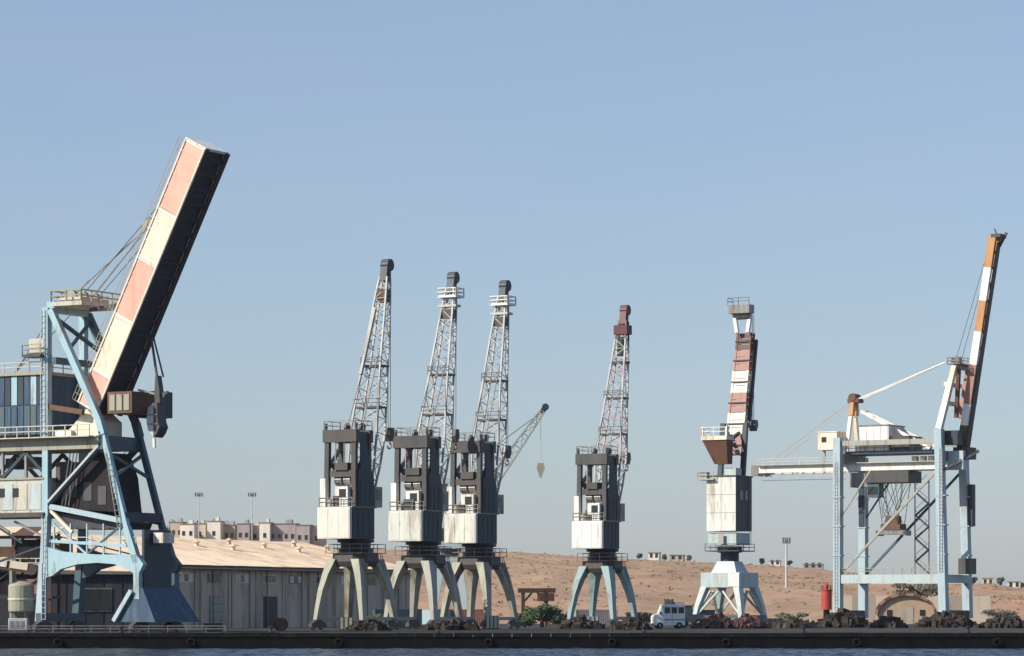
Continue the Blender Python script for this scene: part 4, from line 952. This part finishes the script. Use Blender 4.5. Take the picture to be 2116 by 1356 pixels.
p = at(1424, HOR, 452)
ld = thing('wheel_loader', 'dark navy wheel loader with raised arm beside the white van', 'loader', (p.x, 452, 0), R(170))
MB().prism([(-2.2,.8),(.2,.8),(.2,1.9),(-2.0,1.9)],-.9,.9).build('engine_body', M['loader'], ld)
cb = B(-.4,1.0,-.8,.8,1.4,3.0).build('cab', M['loader'], ld); B(-.3,.9,-.84,-.79,2.0,2.85).build('window', M['glass'], cb); B(-.5,1.1,-.9,.9,3.0,3.12).build('roof', M['loader'], cb)
MB().bar((.6,0,1.5),(2.4,0,3.6),.3,.4).build('lift_arm', M['loader'], ld)
MB().prism([(2.2,3.2),(3.1,3.0),(3.3,3.9),(2.9,4.0),(2.6,3.6),(2.3,4.0)],-1.1,1.1).build('bucket', M['frame_dark'], ld)
wheels(ld, ((-1.5,-.9),(-1.5,.9),(.9,-.9),(.9,.9)), .65, .45)

p = at(1708, HOR, 520)
bc = thing('harbour_beacon', 'red cylindrical harbour beacon on a black base left of the container gantry', 'beacon', (p.x, 520, 0), 0)
MB().lathe([(.7,0),(.7,1.2),(.5,1.3),(.5,2.6)], 16).build('base', M['rubber'], bc)
MB().lathe([(.85,2.6),(.85,5.6),(.95,5.65),(.95,5.8)], 16).build('tower', M['beacon_red'], bc)
MB().rail([(.85*math.cos(a),.85*math.sin(a),5.8) for a in [k*math.pi/4 for k in range(8)]], close=True, h=.7, r=.03).build('railing', M['beacon_red'], bc)
MB().lathe([(.3,5.8),(.3,6.5),(.38,6.55),(.05,6.9)], 12).build('lantern', M['beacon_red'], bc)

p = at(1110, HOR, 500)
gf = thing('loading_frame', 'rusty brown loading frame with two posts behind the green bush', 'gantry', (p.x, 500, 0), R(12))
for x in (-2.2, 1.4): MB().bar((x,0,0),(x,0,5.6),.5,.5).build('post', M['brown'], gf)
MB().bar((-3.0,0,5.5),(2.8,0,5.5),.6,.7).build('beam', M['brown'], gf)
MB().bar((-2.2,0,3.6),(-.8,0,5.2),.25).build('knee_brace', M['brown'], gf); MB().bar((1.4,0,3.6),(0,0,5.2),.25).build('knee_brace', M['brown'], gf)
B(.2,2.6,-.4,.8,3.9,5.1).build('chute', M['brown'], gf)

p = at(1872, HOR, 625)
vs_ = thing('vaulted_shed', 'tan barrel-vaulted shed with brown roof edge seen through the container gantry', 'shed', (p.x, 625, 0), R(-6))
arc = [(5.4*math.cos(R(a)), 1.8+3.6*math.sin(R(a))) for a in range(0, 181, 15)]
MB().prism([(5.4,0)] + arc + [(-5.4,0)], 0, 14).build('wall', M['sand'], vs_)
oc = [(5.9*math.cos(R(a)), 1.9+4.0*math.sin(R(a))) for a in range(0, 181, 15)]
for k in range(12): 
    q = [oc[k], oc[k+1], arc[k+1], arc[k]]
    MB().prism(q, -.6, 14.3).build('roof_panel', M['brick_red'] if k % 2 else M['brown'], vs_)
B(-1.4,1.4,-.08,.05,0,3.2).build('door', M['wall_tan'], vs_)
for x in (-3.6, 2.6): B(x,x+1.0,-.08,.05,1.6,2.7).build('window', M['glass'], vs_)

p = at(1880, HOR, 655)
lw = thing('boundary_wall', 'long pale boundary wall behind the vaulted shed', 'wall', (p.x, 655, 0), R(2))
for k in range(7): B(-16+k*4.6,-11.5+k*4.6,-.15,.15,0,5.6 if k % 2 else 5.5).build('wall_panel', M['wall_tan'] if k % 2 else M['wall_cream'], lw)

def rubble(px, Y, wd_, h_, n, mk, label, cat='rubble', name='rubble_heap', sd=1, size=.55):
    rr = random.Random(sd); p = at(px, HOR, Y); m = MB()
    for _ in range(int(n*2.6)):
        u_ = rr.uniform(-1, 1); v_ = rr.uniform(-1, 1)
        if abs(u_) + abs(v_) > 1.25: continue
        hh = h_ * max(0, 1 - max(abs(u_), abs(v_)) ** 1.2); c = Vector((u_*wd_/2, v_*wd_/3, hh * rr.uniform(.5, 1)))
        s = size * (.28 + 1.1*rr.random()**3)
        q = [Vector((rr.uniform(.6,1)*sx, rr.uniform(.6,1)*sy, rr.uniform(.5,.9)*sz))*s for sz in (-1,1) for sy in (-1,1) for sx in (-1,1)]
        M3 = Matrix.Rotation(rr.uniform(0,6), 3, 'Z') @ Matrix.Rotation(rr.uniform(-.6,.6), 3, 'X')
        m.add([c + M3 @ k for k in q], [(0,2,3,1),(4,5,7,6),(0,1,5,4),(2,6,7,3),(0,4,6,2),(1,3,7,5)])
    o = m.build(name, M[mk]); o.location = (p.x, Y, 0)
    return tag(o, label, cat)
rubble(1740, 470, 7.5, 2.6, 130, 'rock', 'dark stone rubble heap below the red beacon', sd=1)
rubble(1835, 455, 5.0, 1.6, 80, 'rock', 'low dark rubble heap in front of the vaulted shed', sd=2)
rubble(1955, 470, 8.5, 2.4, 150, 'rock', 'broad dark stone heap at the waterside gantry legs', sd=3)
rubble(2075, 450, 7.0, 1.5, 110, 'rock', 'low brown stone heap at the right edge of quay', sd=4)
rubble(1640, 455, 6.0, 1.2, 80, 'rock', 'low scattered stone heap between portal crane and beacon', sd=5)
rubble(1480, 440, 6.0, 2.1, 150, 'scrap', 'reddish scrap heap in front of the portal crane', 'scrap heap', 'scrap_heap', 6, .4)
rubble(1545, 440, 5.5, 1.9, 130, 'scrap', 'smaller rusty scrap heap under the right portal leg', 'scrap heap', 'scrap_heap', 7, .4)
rubble(1200, 440, 5.5, 1.3, 80, 'rock', 'dark stone heap at the foot of the red-tipped crane', sd=8)
rubble(930, 395, 6, 1.2, 80, 'rock', 'dark stone heap between the two middle grey cranes', sd=9)
rubble(760, 385, 5, 1.0, 70, 'rock', 'low stone heap at the foot of the tallest grey crane', sd=10)
rubble(1300, 400, 4.5, 1.0, 70, 'rock', 'low stone heap left of the white van', sd=11)

bol = None
for px, lb in ((250,'short dark bollard on quay edge in front of the unloader'),(560,'short dark bollard on quay edge in front of the warehouse door'),(905,'short dark bollard on quay edge before the second grey crane'),
               (1330,'short dark bollard on quay edge left of the white van'),(1660,'short dark bollard on quay edge left of the red beacon'),(2000,'short dark bollard on quay edge before the gantry waterside legs')):
    if bol is None:
        bol = MB().lathe([(.30,0),(.30,.1),(.18,.16),(.16,.45),(.30,.55),(.30,.66),(.1,.7)], 12).build('bollard', M['ring']); o = bol
    else:
        o = bol.copy(); COL.objects.link(o)
    tag(o, lb, 'bollard', 'mooring bollards along the quay edge'); o.location = (at(px, HOR, 340).x, QY + 1.9, 0)
ty = None
for px, lb in ((120,'black tyre fender on the quay wall under the unloader'),(395,'black tyre fender on the quay wall left of the warehouse door'),(700,'black tyre fender on the quay wall below the tallest grey crane'),
               (1010,'black tyre fender on the quay wall below the third grey crane'),(1265,'black tyre fender on the quay wall below the red-tipped crane'),(1500,'black tyre fender on the quay wall below the portal crane'),
               (1770,'black tyre fender on the quay wall below the gantry landside leg'),(2060,'black tyre fender on the quay wall near the right edge')):
    if ty is None:
        m = MB(); nn = 14; pr = [(.26,-.12),(.34,-.16),(.45,-.10),(.45,.10),(.34,.16),(.26,.12)]; vs = []
        for i in range(nn):
            a = 2*math.pi*i/nn; vs += [(r_*math.cos(a), y, r_*math.sin(a)) for r_, y in pr]
        m.add(vs, [(i*6+j, ((i+1)%nn)*6+j, ((i+1)%nn)*6+(j+1)%6, i*6+(j+1)%6) for i in range(nn) for j in range(6)])
        ty = m.build('tyre_fender', M['rubber'], smooth=True); o = ty
    else:
        o = ty.copy(); COL.objects.link(o)
    tag(o, lb, 'tyre', 'tyre fenders on the quay wall'); o.location = (at(px, HOR, QY).x, QY - .18, -.95)

# clutter between the crane feet
def box_stack(px, Y, w_, d_, h_, mk, label, rz=0, name='crate', cat='crate', n=3):
    p = at(px, HOR, Y); t = thing(name, label, cat, (p.x, Y, 0), R(rz))
    B(-w_/2, w_/2, -d_/2, d_/2, .12, h_).build('body', M[mk], t)
    for k in range(n + 1): 
        x = -w_/2 + w_*k/n; B(x-.06, x+.06, -d_/2-.05, -d_/2+.01, .1, h_+.03).build('batten', M['frame_dark'], t)
    for y in (-d_/2+.1, d_/2-.25): B(-w_/2, w_/2, y, y+.15, 0, .12).build('skid', M['frame_dark'], t)
def shipping_container(px, Y, mk, label, rz=0, z=0, ln=6.06):
    p = at(px, HOR, Y); t = thing('shipping_container', label, 'container', (p.x, Y, z), R(rz)); m = MB(); vs = []
    nn = 36
    m.box(-ln/2, ln/2, -1.15, 1.15, .1, 2.5); m.build('body', M[mk], t)
    m = MB()
    for k in range(nn):
        if k % 2: x = -ln/2+.15+(ln-.3)*k/nn; m.box(x, x+(ln-.3)/nn, -1.2, -1.14, .25, 2.35)
    m.build('corrugation', M[mk], t, kind='stuff')
    for x in (-ln/2, ln/2): 
        for y in (-1.2, 1.2): B(x-.08, x+.08, y-.08, y+.08, 0, 2.59).build('corner_post', M[mk], t)
    for z_ in (.08, 2.5): B(-ln/2, ln/2, -1.22, -1.1, z_-.08, z_+.09).build('rail', M[mk], t)
shipping_container(820, 428, 'teal_dark', 'dark teal shipping container between first and second grey crane', 12)
shipping_container(905, 446, 'pale_blue', 'pale blue shipping container behind the second grey crane legs', 60)
shipping_container(960, 448, 'brick_red', 'faded red shipping container behind the third grey crane legs', 5)
shipping_container(1230, 482, 'wall_grey', 'grey mauve shipping container behind the red-tipped crane legs', 8)
shipping_container(1440, 520, 'slate', 'dark slate shipping container left behind the portal crane', 4)
box_stack(715, 396, 1.6, 1.2, 1.5, 'olive', 'olive crate under the tallest grey crane')
box_stack(768, 392, 2.2, 1.2, 1.0, 'frame_dark', 'low dark crate right of the olive crate', 15)
box_stack(1018, 420, 1.5, 1.2, 1.7, 'beige', 'beige crate under the third grey crane', -10)
box_stack(1222, 455, 1.8, 1.2, 1.6, 'pale_green', 'pale crate under the red-tipped crane', 8)
box_stack(1595, 470, 2.4, 1.4, 1.3, 'steel', 'grey steel crate right of the portal crane', 5)
box_stack(1660, 480, 2.6, 1.4, 1.1, 'wall_cream', 'low cream crate left of the red beacon', -6)
box_stack(440, 372, 2.0, 1.2, .9, 'frame_dark', 'low dark crate on the quay in front of the warehouse', 4)
for px, Y, lb in ((580, 378, 'dark cable drum lying before the warehouse door'), (1300, 450, 'dark cable drum right of the red-tipped crane'), (1925, 500, 'dark cable drum under the container gantry')):
    p = at(px, HOR, Y); t = thing('cable_drum', lb, 'cable drum', (p.x, Y, .75), R(20))
    for y in (-.5, .5): MB().tube((0,y-.05,0),(0,y+.05,0),.75,16).build('flange', M['brown'], t)
    MB().tube((0,-.45,0),(0,.45,0),.5,14).build('cable_coil', M['rubber'], t)
# transfer tower at the far left
p = at(50, HOR, 374)
tt = thing('transfer_tower', 'brown open-sided transfer tower with cream roof panels at the left edge', 'tower', (p.x-5.4, 374, 0), R(-4))
for x in (0, 4.2, 8.4):
    for y in (0, 5): MB().bar((x,y,0),(x,y,11.2),.3).build('post', M['brown'], tt)
for z in (4.0, 7.2, 10.9): B(-.3,8.7,-.3,5.3,z-.3,z).build('floor', M['frame_dark'], tt)
for k, (x0, x1, z0_, z1_, mk) in enumerate(((.2,4.0,7.3,9.6,'brown'),(4.4,8.2,7.6,10.4,'hopper'),(.2,4.0,4.2,6.8,'hopper'),(4.4,8.2,4.2,5.9,'brick_red'),(.2,2.2,.2,3.5,'slate'),(4.6,8.2,.2,3.6,'hopper'))): B(x0,x1,.02,.12,z0_,z1_).build('side_panel', M[mk], tt)
for k in range(4): MB().add([(-.5+k*2.4,-.8,10.8),(1.8+k*2.4,-.8,10.8),(1.8+k*2.4,5.6,11.9),(-.5+k*2.4,5.6,11.9),(-.5+k*2.4,-.8,10.9),(1.8+k*2.4,-.8,10.9),(1.8+k*2.4,5.6,12),(-.5+k*2.4,5.6,12)],[(0,1,2,3),(4,5,6,7),(0,1,5,4),(1,2,6,5),(2,3,7,6),(3,0,4,7)]).build('roof_panel', M['roof'] if k % 2 else M['brown'], tt)
for x in (0, 4.2): MB().bar((x,-.05,4.0),(x+4.2,-.05,7.0),.16).build('brace', M['steel'], tt)
MB().rail([(-.3,-.4,7.2),(8.7,-.4,7.2)], r=.05).build('railing', M['off_white'], tt)
for k in range(3): B(.3+k*1.3,1.3+k*1.3,-1.0,-.1,7.2,8.0+.2*k).build('bin', M['cream'], tt)

# ---------------------------------------------------------------- plants
def tree(name, px, Y, z, h, w_, label, mk='leaf', n=700, sd=0, size=.3, cat='tree', trunk=True, loc=None):
    rr = random.Random(sd); p = at(px, HOR, Y); t = thing(name, label, cat, (p.x, Y, z), rr.uniform(0, 6))
    th = h * .35
    m = MB()
    m.tube((0,0,-.5),(0,0,th),w_*.05,7,w_*.035)
    for k in range(5):
        a = k*1.26; m.tube((0,0,th*.8),(w_*.28*math.cos(a), w_*.28*math.sin(a), h*.72), w_*.028, 5, w_*.012)
    m.build('trunk', M['bark'], t)
    c = MB()
    for k in range(9):
        a = rr.uniform(0,6.28); r_ = rr.uniform(.1,.32)*w_; zc = rr.uniform(.38,.85)*h if trunk else rr.uniform(.2,.75)*h
        s = rr.uniform(.16,.26)
        leaves(c, (r_*math.cos(a), r_*math.sin(a), zc), (s*w_, s*w_, s*h*.8), n//9, size, rr)
    c.build('crown', M[mk], t)
    return t
tree('bush', 1120, 470, 0, 4.0, 7.0, 'spreading green bush left of the red-tipped crane', 'leaf', 1900, 1, .26, 'bush', False)
tree('bush', 1085, 480, 0, 3.2, 4.6, 'smaller green bush touching the third grey crane legs', 'leaf', 1000, 2, .24, 'bush', False)
tree('bush', 1160, 520, 0, 3.0, 6.0, 'low olive bush behind the red-tipped crane, left of its legs', 'leaf_dry', 900, 11, .26, 'bush', False)
tree('bush', 1330, 600, 0, 2.6, 8.0, 'wide low olive bush at the hill foot left of the white van', 'leaf_dry', 900, 12, .3, 'bush', False)
tree('bush', 1640, 610, 0, 2.6, 7.0, 'wide low olive bush at the hill foot left of the red beacon', 'leaf_dry', 900, 13, .3, 'bush', False)
tree('bush', 2070, 620, 0, 3.0, 8.0, 'wide olive bush at the hill foot right of the gantry', 'leaf_dry', 900, 14, .3, 'bush', False)
tree('bush', 780, 425, 0, 2.6, 4.0, 'grey olive bush between the first and second grey crane', 'leaf_dry', 700, 3, .22, 'bush', False)
tree('bush', 1900, 640, 5.0, 3.4, 12, 'wide green tree top above the boundary wall behind the gantry', 'leaf_dry', 900, 4, .4, 'tree', False)

# ---------------------------------------------------------------- houses and trees on the ridge
def house(px0, px1, py_top, Y, mk, label, nwin=3, floors=1, roofm='roof_grey', rz=-8, gable=False, parapet=True, dark_win=True):
    a = at(px0, HOR, Y); c = at(px1, HOR, Y); wd_ = c.x - a.x; zt = at(0, py_top, Y).z
    z0 = hill_z((a.x+c.x)/2, Y) - 1.0; h = zt - z0
    t = thing('house', label, 'house', (a.x, Y, z0), R(rz)); dp = max(6, wd_*.8)
    B(0, wd_, 0, dp, 0, h).build('wall', M[mk], t)
    if gable: MB().loft([[(-.3,y,h),(wd_+.3,y,h),(wd_*.5,y,h+wd_*.18)] for y in (-.3, dp+.3)]).build('roof', M['brick_red'], t)
    else:
        B(-.2, wd_+.2, -.2, dp+.2, h, h+.25).build('roof', M[roofm], t)
        if parapet: B(wd_*.55, wd_*.8, dp*.3, dp*.6, h+.25, h+1.5).build('roof_tank_room', M[mk], t)
    fh = (h - 1.2) / floors
    for f_ in range(floors):
        for k in range(nwin):
            x = wd_*(k+.5)/nwin; ww = min(1.0, wd_/nwin*.5)
            f = B(x-ww*.62, x+ww*.62, -.05, .05, 1.0+f_*fh+fh*.35, 1.0+f_*fh+fh*.35+1.7).build('window', M['off_white'] if not dark_win else M[mk], t)
            B(x-ww*.5, x+ww*.5, -.09, -.03, 1.1+f_*fh+fh*.35, 1.0+f_*fh+fh*.35+1.6).build('pane', M['glass'], f)
    return t
YR = 1082
house(352, 378, 1080, YR+6, 'wall_tan', 'small tan house leftmost on the ridge beside the left crane', 2, 1)
house(372, 402, 1084, YR, 'wall_white', 'bright white house on the ridge just right of the left crane', 2, 1)
house(400, 425, 1083, YR+10, 'wall_cream', 'cream house on the ridge under the dark round tree', 1, 1)
house(428, 456, 1078, YR+4, 'wall_white', 'tall white ridge house with one dark doorway-like window', 1, 1)
house(462, 486, 1086, YR+8, 'wall_tan', 'low tan ridge house with two dark windows in a row', 2, 1)
house(490, 516, 1083, YR, 'wall_grey', 'grey ridge house with a narrow front in mid row', 2, 1)
house(518, 536, 1088, YR+6, 'wall_cream', 'lowest little cream ridge house in mid row', 1, 1)
house(536, 558, 1081, YR, 'wall_white', 'narrow white ridge house beside the wide grey block', 1, 1)
house(558, 612, 1083, YR+2, 'wall_grey', 'wide grey ridge block with four large dark windows', 4, 1)
house(612, 640, 1086, YR, 'wall_grey', 'mauve grey ridge block adjoining the wide grey block', 2, 1, parapet=False)
house(640, 668, 1088, YR+4, 'wall_cream', 'peach cream ridge house beside the first white counterweight', 1, 1)
house(1340, 1362, 1143, YR, 'wall_white', 'small white house on the ridge left of the portal crane', 2, 1, parapet=False)
house(1384, 1412, 1148, YR+5, 'wall_tan', 'tan house on the ridge close to the portal crane', 2, 1, parapet=False)
house(1590, 1612, 1160, YR, 'wall_white', 'small white ridge house right of the portal crane', 2, 1, parapet=False)
house(1660, 1700, 1167, YR+3, 'wall_grey', 'low grey ridge house near the red beacon', 3, 1, parapet=False)
house(2030, 2052, 1196, YR, 'wall_cream', 'cream ridge house right of the container gantry', 2, 1, parapet=False)
house(2082, 2108, 1203, YR+4, 'wall_white', 'white house on the ridge at the right edge', 2, 1, parapet=False)
rt = [(398,1068,'dark round tree behind the cream ridge house'),(447,1072,'grey green tree behind the tall white ridge house'),(468,1074,'olive tree on ridge right of the tall white house'),
      (505,1077,'olive tree behind the narrow-fronted grey ridge house'),(345,1072,'dark tree on ridge half behind the left crane leg'),(1320,1143,'dark little tree left of the small white ridge house'),
      (1374,1146,'dark little tree between the white and the tan ridge house'),(1425,1154,'dark tree on the ridge touching the portal crane'),(1575,1160,'small tree on ridge directly right of the portal crane'),
      (1632,1166,'small tree on the ridge below the floodlight mast'),(2012,1192,'tree on ridge touching the container gantry leg'),(2066,1192,'dark tree between the two right-hand ridge houses'),(2112,1202,'tree on the ridge at the very right edge')]
for k, (px, py, lb) in enumerate(rt):
    Y = 1096; x = at(px, HOR, Y).x; z = hill_z(x, Y); h = at(0, py, Y).z - z
    tree('tree', px, Y, z, max(2.5, h), max(2.6, h*.8), lb, 'leaf_dry', 420, 40+k, .32)
# ---------------------------------------------------------------- tall floodlight masts
def floodmast(px, py, Y, label, wd_=2.6, hd_=1.2, r=.10):
    p = at(px, HOR, Y); z0 = hill_z(p.x, Y); zt = at(0, py, Y).z
    t = thing('floodlight_mast', label, 'light mast', (p.x, Y, z0), 0, 'floodlight masts behind the port')
    MB().tube((0,0,-1),(0,0,zt-z0),r*1.6,8,r).build('pole', M['mast'], t)
    f = B(-wd_/2, wd_/2, -.12, .12, zt-z0-hd_/2, zt-z0-hd_/2+.2).build('lamp_bar', M['mast'], t)
    for k in range(4):
        x = -wd_/2 + (k+.5)*wd_/4; MB().bar((x,-.1,zt-z0-hd_/2+.25),(x,-.35,zt-z0+hd_/2-.1), wd_/6, .4).build('floodlight', M['steel'], f)
floodmast(411, 1022, 960, 'slim floodlight mast rising above the ridge, nearest to the left crane')
floodmast(521, 1022, 960, 'slim floodlight mast above the ridge, nearest to the tallest grey crane')
floodmast(1625, 1117, 820, 'stout floodlight mast right of the pale portal crane', 2.2, 1.6, .22)

# ---------------------------------------------------------------- the hazy air
mz = bpy.data.materials.new('haze'); mz.use_nodes = True; n = mz.node_tree.nodes
n.remove(n['Principled BSDF']); pv = n.new('ShaderNodeVolumePrincipled')
pv.inputs['Color'].default_value = (.92, .94, 1.0, 1); pv.inputs['Density'].default_value = 0.00003; pv.inputs['Anisotropy'].default_value = 0.0
mz.node_tree.links.new(pv.outputs[0], n['Material Output'].inputs['Volume'])
tag(B(-1600, 1600, -700, 2700, WZ-3.2, 72).build('haze', mz), kind='stuff')
